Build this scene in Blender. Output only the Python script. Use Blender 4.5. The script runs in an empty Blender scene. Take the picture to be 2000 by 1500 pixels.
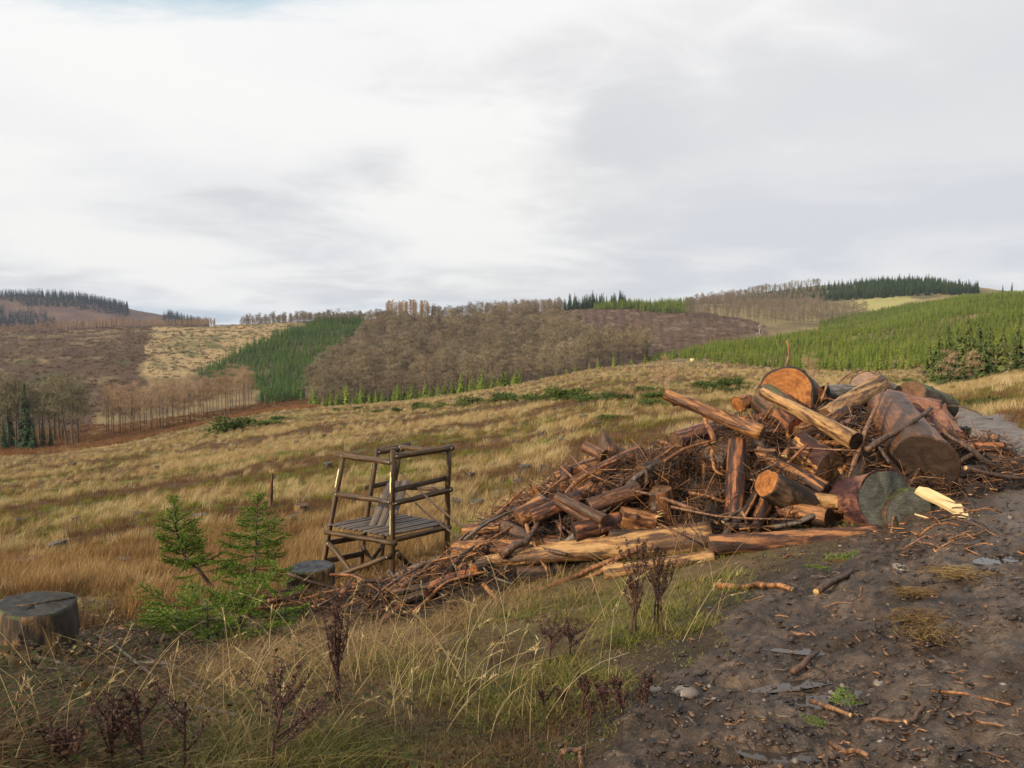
import bpy, math, random
import numpy as np
from mathutils import Vector, Matrix

# ---------------------------------------------------------------- camera, sky, sun
scene = bpy.context.scene
COL = scene.collection
F_PX, EYE = 1560.0, 1.65                      # focal length in photo pixels (2000 wide), eye height in metres
PITCH = math.atan(100.0 / F_PX)               # camera tipped down so that eye level sits at photo row 650
cam_data = bpy.data.cameras.new('camera')
cam = bpy.data.objects.new('camera', cam_data)
COL.objects.link(cam)
cam_data.sensor_width = 36.0
cam_data.lens = 36.0 * F_PX / 2000.0
cam_data.clip_start, cam_data.clip_end = 0.1, 30000.0
cam.location = (0, 0, EYE)
cam.rotation_euler = (math.pi / 2 - PITCH, 0, 0)
scene.camera = cam

SUN_AZ, SUN_EL = math.radians(-126), math.radians(20)   # from +Y, clockwise
sun_data = bpy.data.lights.new('sun', 'SUN')
sun_data.energy, sun_data.angle, sun_data.color = 5.0, math.radians(1.2), (1.0, 0.81, 0.58)
sun = bpy.data.objects.new('sun', sun_data)
COL.objects.link(sun)
to_sun = Vector((math.sin(SUN_AZ) * math.cos(SUN_EL), math.cos(SUN_AZ) * math.cos(SUN_EL), math.sin(SUN_EL)))
sun.rotation_euler = to_sun.to_track_quat('Z', 'Y').to_euler()

scene.view_settings.view_transform = 'Standard'
scene.view_settings.look = 'None'
scene.view_settings.exposure = 0.0
scene.view_settings.gamma = 1.0
scene.cycles.max_bounces = 5
scene.cycles.diffuse_bounces = 2
scene.cycles.glossy_bounces = 2
scene.cycles.transparent_max_bounces = 8
scene.cycles.volume_bounces = 1
scene.cycles.use_denoising = True
scene.cycles.use_adaptive_sampling = True
scene.cycles.adaptive_threshold = 0.02


class G:
    """small helper to write node trees"""
    def __init__(s, nt):
        s.nt = nt
    def n(s, kind, *ins, _out=0, **props):
        nd = s.nt.nodes.new(kind)
        sock = {}
        for k, v in props.items():
            if k.startswith('i_'):
                sock[k[2:].replace('_', ' ')] = v
            else:
                setattr(nd, k, v)
        for i, v in enumerate(ins):
            if v is not None:
                s.put(nd.inputs[i], v)
        for k, v in sock.items():
            key = next((q for q in nd.inputs if q.name.lower() == k.lower()), None)
            s.put(key, v)
        return nd.outputs[_out] if isinstance(_out, int) else nd.outputs[_out]
    def put(s, socket, v):
        if hasattr(v, 'is_linked') or isinstance(v, bpy.types.NodeSocket):
            s.nt.links.new(v, socket)
        else:
            socket.default_value = v
    def math(s, op, a, b=0.0, clamp=False):
        return s.n('ShaderNodeMath', a, b, operation=op, use_clamp=clamp)
    def vmath(s, op, a, b=(0, 0, 0)):
        return s.n('ShaderNodeVectorMath', a, b, operation=op)
    def length(s, a):
        return s.n('ShaderNodeVectorMath', a, operation='LENGTH', _out='Value')
    def mix(s, fac, a, b, blend='MIX'):
        nd = s.nt.nodes.new('ShaderNodeMix')
        nd.data_type, nd.blend_type = 'RGBA', blend
        s.put(nd.inputs[0], fac)
        for k, v in ((6, a), (7, b)):
            s.put(nd.inputs[k], v if not isinstance(v, tuple) else (*v[:3], 1.0))
        return nd.outputs[2]
    def ramp(s, fac, stops, interp='LINEAR'):
        nd = s.nt.nodes.new('ShaderNodeValToRGB')
        cr = nd.color_ramp
        cr.interpolation = interp
        while len(cr.elements) < len(stops):
            cr.elements.new(0.5)
        for e, (p, c) in zip(cr.elements, stops):
            e.position = p
            e.color = (*c[:3], 1.0) if isinstance(c, (tuple, list)) else (c, c, c, 1.0)
        s.put(nd.inputs[0], fac)
        return nd.outputs[0]
    def noise(s, vec, scale, detail=3.0, rough=0.55, dist=0.0):
        return s.n('ShaderNodeTexNoise', i_vector=vec, i_scale=scale, i_detail=detail, i_roughness=rough, i_distortion=dist)
    def step(s, x, a, b):
        return s.n('ShaderNodeMapRange', x, a, b, 0.0, 1.0, interpolation_type='SMOOTHSTEP')
    def scale(s, vec, xyz):
        return s.vmath('MULTIPLY', vec, xyz)


# ---- world: Nishita sky behind a broken deck of low winter cloud
world = bpy.data.worlds.new('World')
scene.world = world
world.use_nodes = True
g = G(world.node_tree)
world.node_tree.nodes.clear()
SKY = 0.1
sky = g.n('ShaderNodeTexSky', sky_type='NISHITA', sun_disc=False, sun_elevation=SUN_EL, sun_rotation=SUN_AZ,
          air_density=1.0, dust_density=1.2, ozone_density=1.2)
d = g.n('ShaderNodeTexCoord', _out='Generated')
sep = world.node_tree.nodes.new('ShaderNodeSeparateXYZ')
g.put(sep.inputs[0], d)
dx, dy, dz = sep.outputs
zc = g.math('MAXIMUM', dz, 0.0)
inv = g.math('DIVIDE', 1.0, g.math('ADD', zc, 0.16))
pl = g.n('ShaderNodeCombineXYZ', g.math('MULTIPLY', dx, inv), g.math('MULTIPLY', dy, inv), 0.0)
p1 = g.vmath('ADD', pl, (2.6, 5.2, 0.0))
big = g.noise(p1, 0.42, 3.0, 0.45, 0.2)
med = g.noise(g.vmath('ADD', pl, (3.1, 9.4, 0)), 1.15, 4.0, 0.48, 0.3)
fin = g.noise(g.vmath('ADD', pl, (1.7, 4.4, 0)), 3.6, 7.0, 0.6, .6)
thick = g.math('ADD', g.math('MULTIPLY', big, 0.46), g.math('ADD', g.math('MULTIPLY', med, 0.40), g.math('MULTIPLY', fin, 0.20)))
# grey cloud bellies and bright thin cloud
left = g.math('MULTIPLY', g.math('ADD', g.math('MULTIPLY', dx, .14), g.math('MULTIPLY', dz, -.34)), 1.0)
shade = g.step(g.math('ADD', thick, g.math('ADD', left, .05)), 0.46, 0.60)
cloud = g.mix(shade, (9.8, 9.75, 9.7), (7.1, 7.1, 7.25))
cloud = g.mix(g.math('MULTIPLY', g.step(dz, .22, .42), .6), cloud, (9.5, 9.45, 9.4))
# the deck is dimmer low down, where one looks through more of it
low = g.step(dz, 0.03, 0.42)
cloud = g.mix(g.math('MULTIPLY', g.step(dx, -.05, .35), g.math('MULTIPLY', g.math('SUBTRACT', 1.0, low), .6)), cloud, (6.9, 7.4, 8.3))
cloud = g.mix(g.math('MULTIPLY', g.math('SUBTRACT', 1.0, low), 0.6), cloud, g.mix(g.step(med, .38, .62), (9.0, 8.9, 8.6), (6.8, 6.95, 7.3)))
# the deck ends short of the horizon: a ragged strip of open sky and distant white cloud
edge = g.math('ADD', g.math('ADD', dz, g.math('MULTIPLY', dx, 0.035)), g.math('MULTIPLY', g.math('SUBTRACT', g.noise(g.scale(d, (3.0, 3.0, 16.0)), 1.0, 4.0, 0.5), 0.5), 0.06))
deck = g.step(edge, 0.016, 0.042)
far_c = g.step(g.noise(g.scale(d, (5.0, 5.0, 40.0)), 1.3, 4.0, 0.55), 0.36, 0.56)
strip = g.mix(g.math('ADD', g.math('MULTIPLY', far_c, 0.7), 0.2), g.mix(0.7, sky, (5.6, 6.9, 8.6)), (9.2, 9.25, 9.3))
gap = g.length(g.scale(g.vmath('SUBTRACT', pl, (-0.62, 1.66, 0.0)), (3.0, 9.0, 1.0)))
ragged = g.noise(g.scale(pl, (3.0, 7.0, 1.0)), 1.6, 6.0, 0.62)
hole = g.math('SUBTRACT', 1.0, g.math('MULTIPLY', g.step(g.math('ADD', gap, g.math('MULTIPLY', ragged, 1.6)), 2.3, 0.9), 0.8))
upper = g.mix(hole, g.mix(0.6, sky, (6.0, 8.8, 10.2)), cloud)
col = g.mix(deck, strip, upper)
bg = g.n('ShaderNodeBackground', col, SKY)
out = world.node_tree.nodes.new('ShaderNodeOutputWorld')
world.node_tree.links.new(bg, out.inputs[0])

# ---------------------------------------------------------------- helpers
RND = random.Random(7)
RG = np.random.default_rng(11)
CP, SP = math.cos(PITCH), math.sin(PITCH)


def ray(px, py):
    x, u = (px - 1000.0) / F_PX, (750.0 - py) / F_PX
    return np.array([x, CP + SP * u, -SP + CP * u])


def at(px, py, y):
    """the point on the sight line of a photo pixel that lies y metres forward"""
    d = ray(px, py)
    t = y / d[1]
    return np.array([d[0] * t, y, EYE + d[2] * t])


def proj(x, y, z):
    dz = z - EYE
    f = CP * y - SP * dz
    u = SP * y + CP * dz
    f = np.where(f < 0.05, 0.05, f)
    return 1000 + F_PX * x / f, 750 - F_PX * u / f


def _h(ix, iy, s):
    n = (ix.astype(np.int64) * 374761393 + iy.astype(np.int64) * 668265263 + s * 974634777) & 0x7fffffff
    n = ((n ^ (n >> 13)) * 1274126177) & 0x7fffffff
    return ((n ^ (n >> 16)) & 0xffff) / 65535.0


def vnoise(x, y, s=0):
    x, y = np.asarray(x, float), np.asarray(y, float)
    ix, iy = np.floor(x), np.floor(y)
    fx, fy = x - ix, y - iy
    fx, fy = fx * fx * (3 - 2 * fx), fy * fy * (3 - 2 * fy)
    a, b, c, e = _h(ix, iy, s), _h(ix + 1, iy, s), _h(ix, iy + 1, s), _h(ix + 1, iy + 1, s)
    return (a * (1 - fx) + b * fx) * (1 - fy) + (c * (1 - fx) + e * fx) * fy


def fbm(x, y, s=0, o=4, g_=0.5):
    t, a, n = 0.0, 1.0, 0.0
    for k in range(o):
        t = t + a * vnoise(x * 2 ** k + 17.3 * k, y * 2 ** k + 9.1 * k, s + k)
        n += a
        a *= g_
    return t / n


def pchip(x, y, q):
    x, y = np.asarray(x, float), np.asarray(y, float)
    h, dl = np.diff(x), np.diff(y) / np.diff(x)
    m = np.zeros_like(y)
    m[0], m[-1] = dl[0], dl[-1]
    for i in range(1, len(x) - 1):
        if dl[i - 1] * dl[i] > 0:
            w1, w2 = 2 * h[i] + h[i - 1], h[i] + 2 * h[i - 1]
            m[i] = (w1 + w2) / (w1 / dl[i - 1] + w2 / dl[i])
    q = np.clip(q, x[0], x[-1])
    i = np.clip(np.searchsorted(x, q) - 1, 0, len(x) - 2)
    t = (q - x[i]) / h[i]
    return ((1 + 2 * t) * (1 - t) ** 2 * y[i] + t * (1 - t) ** 2 * h[i] * m[i]
            + t * t * (3 - 2 * t) * y[i + 1] + t * t * (t - 1) * h[i] * m[i + 1])


def in_poly(x, y, poly):
    x, y = np.asarray(x, float), np.asarray(y, float)
    r = np.zeros(x.shape, bool)
    n = len(poly)
    for i in range(n):
        x1, y1 = poly[i]
        x2, y2 = poly[(i + 1) % n]
        c = (y1 > y) != (y2 > y)
        if y1 != y2:
            r ^= c & (x < (x2 - x1) * (y - y1) / (y2 - y1) + x1)
    return r


def poly_dist(x, y, poly, closed=True):
    """distance to the outline"""
    x, y = np.asarray(x, float), np.asarray(y, float)
    best = np.full(x.shape, 1e9)
    n = len(poly)
    for i in range(n if closed else n - 1):
        ax, ay = poly[i]
        bx, by = poly[(i + 1) % n]
        ex, ey = bx - ax, by - ay
        t = np.clip(((x - ax) * ex + (y - ay) * ey) / (ex * ex + ey * ey + 1e-12), 0, 1)
        best = np.minimum(best, np.hypot(x - ax - t * ex, y - ay - t * ey))
    return best


def make_mesh(name, v, faces, mats=(), mi=None, smooth=True):
    """v (n,3); faces: an int array (m,3) or (m,4), or a list of such arrays"""
    me = bpy.data.meshes.new(name)
    if not isinstance(faces, list):
        faces = [faces]
    faces = [np.asarray(f, np.int32) for f in faces if len(f)]
    v = np.asarray(v, np.float32)
    me.vertices.add(len(v))
    me.vertices.foreach_set('co', v.ravel())
    li = np.concatenate([f.ravel() for f in faces])
    tot = np.concatenate([np.full(len(f), f.shape[1], np.int32) for f in faces])
    st = np.concatenate([[0], np.cumsum(tot)[:-1]]).astype(np.int32)
    me.loops.add(len(li))
    me.loops.foreach_set('vertex_index', li)
    me.polygons.add(len(tot))
    me.polygons.foreach_set('loop_start', st)
    if mi is not None:
        me.polygons.foreach_set('material_index', np.asarray(mi, np.int32))
    if smooth is True:
        me.polygons.foreach_set('use_smooth', np.ones(len(tot), bool))
    elif smooth is not False:
        me.polygons.foreach_set('use_smooth', np.asarray(smooth, bool))
    me.update(calc_edges=True)
    for m in mats:
        me.materials.append(m)
    return me


class MB:
    """collects pieces and builds one mesh"""
    def __init__(s):
        s.v, s.t, s.q, s.mt, s.mq, s.n = [], [], [], [], [], 0
    def add(s, v, f, mat=0):
        v = np.asarray(v, float).reshape(-1, 3)
        f = np.asarray(f, np.int64)
        if f.shape[1] == 3:
            s.t.append(f + s.n); s.mt.append(np.full(len(f), mat))
        else:
            s.q.append(f + s.n); s.mq.append(np.full(len(f), mat))
        s.v.append(v)
        s.n += len(v)
    def tube(s, pts, rad, sides=6, mat=0, caps=True, twist=0.0):
        pts = np.asarray(pts, float)
        k = len(pts)
        rad = np.broadcast_to(np.asarray(rad, float), (k,))
        tan = np.gradient(pts, axis=0)
        tan /= np.linalg.norm(tan, axis=1)[:, None] + 1e-12
        ref = np.array([0, 0, 1.0]) if abs(tan[0][2]) < 0.9 else np.array([1.0, 0, 0])
        u = np.cross(tan, ref); u /= np.linalg.norm(u, axis=1)[:, None] + 1e-12
        w = np.cross(tan, u)
        a = np.arange(sides) * 2 * math.pi / sides + twist
        ring = u[:, None, :] * np.cos(a)[None, :, None] + w[:, None, :] * np.sin(a)[None, :, None]
        v = pts[:, None, :] + ring * rad[:, None, None]
        i = np.arange(k - 1)[:, None] * sides
        j = np.arange(sides)[None, :]
        jn = (j + 1) % sides
        q = np.stack([i + j, i + sides + j, i + sides + jn, i + jn], -1).reshape(-1, 4)
        n0 = s.n
        s.add(v.reshape(-1, 3), q, mat)
        if caps:
            c = np.vstack([pts[0], pts[-1]])
            b = (k - 1) * sides
            jj = np.arange(sides); jm = (jj + 1) % sides
            t = np.vstack([np.stack([np.full(sides, k * sides), jj, jm], -1),
                           np.stack([np.full(sides, k * sides + 1), b + jm, b + jj], -1)]) + n0
            s.v.append(c); s.n += 2
            s.t.append(t); s.mt.append(np.full(len(t), mat))
    def box(s, a, b, w, t, up=(0, 0, 1), mat=0):
        """a board from a to b, w wide and t thick"""
        a, b, up = np.asarray(a, float), np.asarray(b, float), np.asarray(up, float)
        d = b - a; d /= np.linalg.norm(d)
        side = np.cross(d, up); side /= np.linalg.norm(side)
        n = np.cross(side, d)
        v = [p + side * i * w / 2 + n * j * t / 2 for p in (a, b) for i, j in ((-1, -1), (1, -1), (1, 1), (-1, 1))]
        s.add(v, [[0, 1, 2, 3], [7, 6, 5, 4], [4, 5, 1, 0], [5, 6, 2, 1], [6, 7, 3, 2], [7, 4, 0, 3]], mat)
    def tris(s, a, b, c, mat=0):
        n = len(a)
        v = np.stack([a, b, c], 1).reshape(-1, 3)
        s.add(v, np.arange(3 * n).reshape(-1, 3), mat)
    def mesh(s, name, mats, smooth=True):
        fs, mi = [], []
        if s.t:
            fs.append(np.vstack(s.t)); mi.append(np.concatenate(s.mt))
        if s.q:
            fs.append(np.vstack(s.q)); mi.append(np.concatenate(s.mq))
        return make_mesh(name, np.vstack(s.v), fs, mats, np.concatenate(mi), smooth)


def tag(o, label=None, cat=None, group=None, kind=None):
    for k, v in (('label', label), ('category', cat), ('group', group), ('kind', kind)):
        if v:
            o[k] = v
    return o


def obj(name, me, parent=None, loc=None, rot=None, scl=None):
    o = bpy.data.objects.new(name, me)
    COL.objects.link(o)
    if parent is not None:
        o.parent = parent
    if loc is not None:
        o.location = [float(c) for c in loc]
    if rot is not None:
        o.rotation_euler = rot
    if scl is not None:
        o.scale = (scl,) * 3 if np.isscalar(scl) else scl
    return o


def empty(name, loc=(0, 0, 0), rz=0.0):
    o = bpy.data.objects.new(name, None)
    COL.objects.link(o)
    o.empty_display_size = 0.2
    o.location = [float(c) for c in loc]
    o.rotation_euler = (0, 0, rz)
    return o


def scatter(name, pts, rot, scl, idx, protos, label=None):
    """uncountable stuff: one object whose points carry copies of a few small meshes"""
    me = bpy.data.meshes.new(name)
    me.vertices.add(len(pts))
    me.vertices.foreach_set('co', np.asarray(pts, np.float32).ravel())
    a = me.attributes.new('rot', 'FLOAT_VECTOR', 'POINT'); a.data.foreach_set('vector', np.asarray(rot, np.float32).ravel())
    a = me.attributes.new('scl', 'FLOAT', 'POINT'); a.data.foreach_set('value', np.asarray(scl, np.float32))
    a = me.attributes.new('pick', 'INT', 'POINT'); a.data.foreach_set('value', np.asarray(idx, np.int32))
    o = obj(name, me)
    c = bpy.data.collections.new(name + '_kinds')
    for k, m in enumerate(protos):
        c.objects.link(bpy.data.objects.new('%s_kind_%02d' % (name, k), m))
    nt = bpy.data.node_groups.new(name + '_nodes', 'GeometryNodeTree')
    nt.interface.new_socket('Geometry', in_out='INPUT', socket_type='NodeSocketGeometry')
    nt.interface.new_socket('Geometry', in_out='OUTPUT', socket_type='NodeSocketGeometry')
    h = G(nt)
    gi, go = nt.nodes.new('NodeGroupInput'), nt.nodes.new('NodeGroupOutput')
    ci = nt.nodes.new('GeometryNodeCollectionInfo')
    ci.inputs[0].default_value = c
    ci.inputs[1].default_value = True
    ci.inputs[2].default_value = True
    m2p = nt.nodes.new('GeometryNodeMeshToPoints')
    nt.links.new(gi.outputs[0], m2p.inputs[0])
    iop = nt.nodes.new('GeometryNodeInstanceOnPoints')
    nt.links.new(m2p.outputs[0], iop.inputs['Points'])
    nt.links.new(ci.outputs[0], iop.inputs['Instance'])
    iop.inputs['Pick Instance'].default_value = True
    def named(n, t):
        nd = nt.nodes.new('GeometryNodeInputNamedAttribute')
        nd.data_type = t
        nd.inputs[0].default_value = n
        return nd.outputs[0]
    nt.links.new(named('pick', 'INT'), iop.inputs['Instance Index'])
    e2r = nt.nodes.new('FunctionNodeEulerToRotation')
    nt.links.new(named('rot', 'FLOAT_VECTOR'), e2r.inputs[0])
    nt.links.new(e2r.outputs[0], iop.inputs['Rotation'])
    nt.links.new(named('scl', 'FLOAT'), iop.inputs['Scale'])
    nt.links.new(iop.outputs[0], go.inputs[0])
    md = o.modifiers.new('scatter', 'NODES')
    md.node_group = nt
    return tag(o, label, kind='stuff')


def new_mat(name):
    m = bpy.data.materials.new(name)
    m.use_nodes = True
    nt = m.node_tree
    b = nt.nodes['Principled BSDF']
    return m, G(nt), b


def coords(h, kind='Object'):
    return h.n('ShaderNodeTexCoord', _out=kind)


def bump(h, b, height, strength=0.5, dist=0.02):
    n = h.n('ShaderNodeBump', i_strength=strength, i_distance=dist, i_height=height)
    h.put(b.inputs['Normal'], n)

# ---------------------------------------------------------------- the lie of the land
# per photo column: (photo row, metres from the camera); ('z', height, metres) where the photo shows nothing
COLS = {
    -600: [(1500, 3.0), (1400, 4.1), (1290, 6.6), (1200, 10.5), (1100, 20), (1000, 45), (950, 110), (930, 230), ('z', -52, 300), (830, 400), (748, 480), (700, 560), (640, 760), ('z', -25, 1100), (645, 1800), (575, 2500), ('z', 0, 4000), ('z', -40, 9000)],
    0: [(1500, 3.05), (1400, 4.0), (1290, 6.2), (1200, 9.5), (1140, 14), (1060, 23), (1000, 34), (950, 58), (915, 120), (898, 215), (889, 265), (872, 300), (850, 340), (800, 400), (748, 470), (700, 560), (648, 760), ('z', -25, 1100), (645, 1800), (580, 2500), ('z', 0, 4000), ('z', -40, 9000)],
    120: [(1500, 3.05), (1400, 4.0), (1290, 6.1), (1200, 9.2), (1130, 13.5), (1060, 20.5), (1000, 29.5), (950, 47), (910, 90), (890, 170), (882, 255), (866, 290), (845, 340), (800, 390), (748, 460), (695, 550), (645, 765), ('z', -24, 1100), (645, 1800), (581, 2480), ('z', 0, 4000), ('z', -40, 9000)],
    300: [(1500, 3.05), (1400, 3.9), (1290, 5.7), (1200, 8.6), (1120, 13), (1050, 18.4), (1000, 24), (950, 35), (900, 62), (870, 120), (853, 250), (846, 285), (832, 330), (790, 380), (740, 445), (690, 540), (641, 780), ('z', -20, 1100), (648, 1800), (612, 2450), ('z', 0, 4000), ('z', -40, 9000)],
    420: [(1500, 3.0), (1400, 3.8), (1295, 5.3), (1210, 7.8), (1140, 11.5), (1050, 16.2), (1000, 21), (950, 29.5), (900, 48), (850, 100), (832, 180), (825, 255), (822, 290), (816, 330), (780, 385), (720, 480), (636, 790), ('z', -18, 1100), (655, 1800), (640, 2450), ('z', 0, 4000), ('z', -40, 9000)],
    550: [(1500, 3.0), (1400, 3.75), (1300, 5.0), (1230, 6.9), (1170, 10.4), (1100, 13.2), (1000, 19.7), (950, 26), (900, 38), (860, 59), (830, 95), (811, 160), (802, 260), (800, 290), (797, 320), (770, 385), (700, 520), (629, 800), ('z', -10, 1100), ('z', -20, 2000), ('z', -20, 9000)],
    765: [(1500, 3.0), (1400, 3.6), (1300, 4.6), (1230, 6.4), (1165, 10.2), (1080, 13), (1000, 17), (950, 21.7), (900, 30), (850, 49), (820, 78), (800, 130), (786, 260), (786, 300), (779, 345), (700, 500), (648, 680), (622, 800), ('z', -5, 1200), ('z', -20, 2000), ('z', -20, 9000)],
    1000: [(1500, 3.0), (1400, 3.5), (1300, 4.3), (1200, 5.8), (1150, 7.3), (1080, 10), (1000, 14.2), (950, 18), (900, 24.5), (850, 36), (800, 66), (770, 120), (753, 260), ('z', -19, 305), (744, 350), (700, 440), (655, 620), (614, 830), ('z', 5, 1200), ('z', -20, 2000), ('z', -20, 9000)],
    1200: [(1500, 3.0), (1400, 3.45), (1300, 4.15), (1200, 5.25), (1130, 6.5), (1050, 8.3), (1000, 10), (950, 12.7), (900, 17), (850, 24), (800, 38), (760, 70), (735, 125), (718, 280), ('z', -18, 345), (703, 430), (685, 500), (640, 680), (601, 900), ('z', 15, 1200), ('z', -10, 2000), ('z', -20, 9000)],
    1400: [(1500, 3.0), (1300, 4.05), (1200, 4.95), (1100, 6.5), (1050, 7.6), (1000, 9.2), (950, 11.8), (900, 15.5), (850, 22), (800, 34), (760, 62), (730, 110), (709, 250), (695, 300), (680, 370), ('z', -16, 480), (663, 600), (645, 680), (612, 850), (594, 1000), ('z', 30, 1150), (586, 1350), ('z', 20, 2200), ('z', -20, 9000)],
    1600: [(1500, 3.0), (1300, 4.0), (1200, 4.75), (1100, 6.0), (1050, 7), (1000, 8.3), (950, 10.3), (900, 13.3), (850, 18.5), (800, 28), (770, 44), (750, 75), (730, 150), (721, 230), (696, 295), (652, 430), ('z', -8, 530), ('z', 0, 650), (626, 850), (600, 1050), (577, 1350), (561, 1500), ('z', 30, 2500), ('z', -20, 9000)],
    1800: [(1500, 2.95), (1300, 3.95), (1200, 4.65), (1100, 5.8), (1000, 7.6), (950, 9.2), (900, 12), (850, 17), (805, 27), (778, 45), (757, 80), (742, 130), (727, 190), (690, 270), (650, 400), (622, 520), (598, 800), (580, 1100), (557, 1500), ('z', 30, 2500), ('z', -20, 9000)],
    2000: [(1500, 2.95), (1300, 3.9), (1200, 4.6), (1100, 5.6), (1000, 7.3), (930, 9.6), (880, 12.5), (850, 16), (831, 20), (785, 27), (752, 45), (735, 80), (722, 130), (692, 190), (655, 300), (605, 480), (580, 700), (578, 1000), (578, 1500), ('z', 30, 2500), ('z', -20, 9000)],
    2600: [(1500, 2.95), (1300, 3.9), (1100, 5.6), (1000, 7.3), (930, 9.6), (880, 12.5), (840, 15), (790, 20), (750, 32), (735, 80), (720, 130), (690, 190), (650, 300), (600, 480), (575, 700), (570, 1000), ('z', 30, 2500), ('z', -20, 9000)],
}
LR0, LR1, NLR = math.log(0.4), math.log(9000.0), 900
LRS = np.linspace(LR0, LR1, NLR)
_az, _zc = [], []
for cx, pts in sorted(COLS.items()):
    d0 = ray(cx, 700)
    _az.append(math.atan2(d0[0], d0[1]))
    rr, zz = [0.4, 1.6], [0.0, 0.0]
    for p in pts:
        if p[0] == 'z':
            rr.append(p[2]); zz.append(p[1])
        else:
            e = ray(cx, p[0])
            rr.append(p[1]); zz.append(EYE + p[1] * e[2] / math.hypot(e[0], e[1]))
    _zc.append(pchip(np.log(rr), zz, LRS))
_az, _zc = np.array(_az), np.array(_zc)
AZS = np.linspace(-math.pi, math.pi, 1441)
TAB = np.zeros((len(AZS), NLR))
mean_side = 0.5 * (_zc[0] + _zc[-1])
far_fade = np.clip((LRS - math.log(4)) / 1.0, 0, 1)
back = np.where(LRS < math.log(4), 0, -0.03 * (np.exp(LRS) - 4)).clip(-12, 0) * far_fade
az_full = np.concatenate([[-math.pi, -2.2], _az, [2.2, math.pi]])
zc_full = np.vstack([back, back * 0.5 + 0.5 * _zc[0], _zc, back * 0.5 + 0.5 * _zc[-1], back])
for j in range(NLR):
    TAB[:, j] = pchip(az_full, zc_full[:, j], AZS)


def ground0(x, y):
    r = np.hypot(x, y)
    a = (np.arctan2(x, y) + math.pi) / (2 * math.pi) * (len(AZS) - 1)
    l = (np.log(np.maximum(r, 0.4)) - LR0) / (LR1 - LR0) * (NLR - 1)
    i = np.clip(a.astype(int), 0, len(AZS) - 2); j = np.clip(l.astype(int), 0, NLR - 2)
    fa, fl = np.clip(a - i, 0, 1), np.clip(l - j, 0, 1)
    return ((TAB[i, j] * (1 - fa) + TAB[i + 1, j] * fa) * (1 - fl) + (TAB[i, j + 1] * (1 - fa) + TAB[i + 1, j + 1] * fa) * fl)


def ground(x, y):
    x, y = np.asarray(x, float), np.asarray(y, float)
    r = np.hypot(x, y)
    z = ground0(x, y)
    a1 = np.clip(0.016 * (r - 2.5), 0.02, 0.22)
    z = z + a1 * (fbm(x * 0.7, y * 0.7, 3, 3) - 0.5) * 1.4
    z = z + np.clip((r - 60) * 0.004, 0, 1.2) * (fbm(x * 0.06, y * 0.06, 5, 3) - 0.5) * 2
    z = z + np.clip((r - 300) * 0.006, 0, 6) * (fbm(x * 0.012, y * 0.012, 8, 3) - 0.5) * 2
    return z


def hit(px, py, extra=None, t0=2.0, t1=4000.0):
    """where the sight line of a photo pixel meets the ground"""
    d = ray(px, py)
    t = np.exp(np.linspace(math.log(t0), math.log(t1), 2600))
    x, y, z = d[0] * t, d[1] * t, EYE + d[2] * t
    h = ground(x, y)
    if extra is not None:
        h = h + extra(x, y)
    below = np.nonzero(z < h)[0]
    if not len(below):
        return None
    i = below[0]
    if i:
        a, b = z[i - 1] - h[i - 1], h[i] - z[i]
        w = a / (a + b + 1e-9)
        tt = t[i - 1] * (1 - w) + t[i] * w
    else:
        tt = t[0]
    return np.array([d[0] * tt, d[1] * tt, EYE + d[2] * tt])


def gxy(px, py):
    p = hit(px, py)
    return (float(p[0]), float(p[1]))
# ---------------------------------------------------------------- land cover
def lerp(a, b, t):
    return a + (np.asarray(b) - a) * t[..., None]


def sst(x, a, b):
    t = np.clip((x - a) / (b - a), 0, 1)
    return t * t * (3 - 2 * t)


TRACK_L = [gxy(*p) for p in ((1120, 1560), (1160, 1500), (1195, 1400), (1285, 1325), (1385, 1245), (1440, 1190), (1500, 1140), (1560, 1100), (1640, 1075),
                             (1720, 1010), (1780, 960), (1830, 900), (1850, 855), (1848, 822), (1838, 802), (1830, 793))]
TRACK_R = [gxy(*p) for p in ((1852, 788), (1890, 795), (1940, 808), (2000, 832), (2120, 885), (2400, 1060))]
TRACK = [(0.1, 1.2)] + TRACK_L + TRACK_R + [(7.5, 4.0), (7.0, -6.0), (1.0, -6.0)]
TAN, BROWN, GREEN = np.array([.38, .275, .125]), np.array([.105, .060, .032]), np.array([.095, .115, .020])


def field_mix(x, y):
    """weights of pale grass, brown heath and green growth over the clear-felled field; bands run across the slope"""
    xr, yr = x * 0.96 + y * 0.28, -x * 0.28 + y * 0.96
    b = fbm(xr * 0.055, yr * 0.17, 31, 4)
    c = fbm(xr * 0.33, yr * 0.75, 41, 4, .6)
    t = sst(0.42 * b + 0.58 * c, 0.49, 0.575)
    gg = sst(0.6 * fbm(xr * 0.06, yr * 0.2, 51, 4) + 0.4 * fbm(xr * .4, yr * .9, 55, 2), 0.53, 0.60)
    r = np.hypot(x, y)
    t = np.clip(t + 0.5 * sst(r, 60, 200) * (c - 0.3), 0, 1)
    return t, gg


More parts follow.
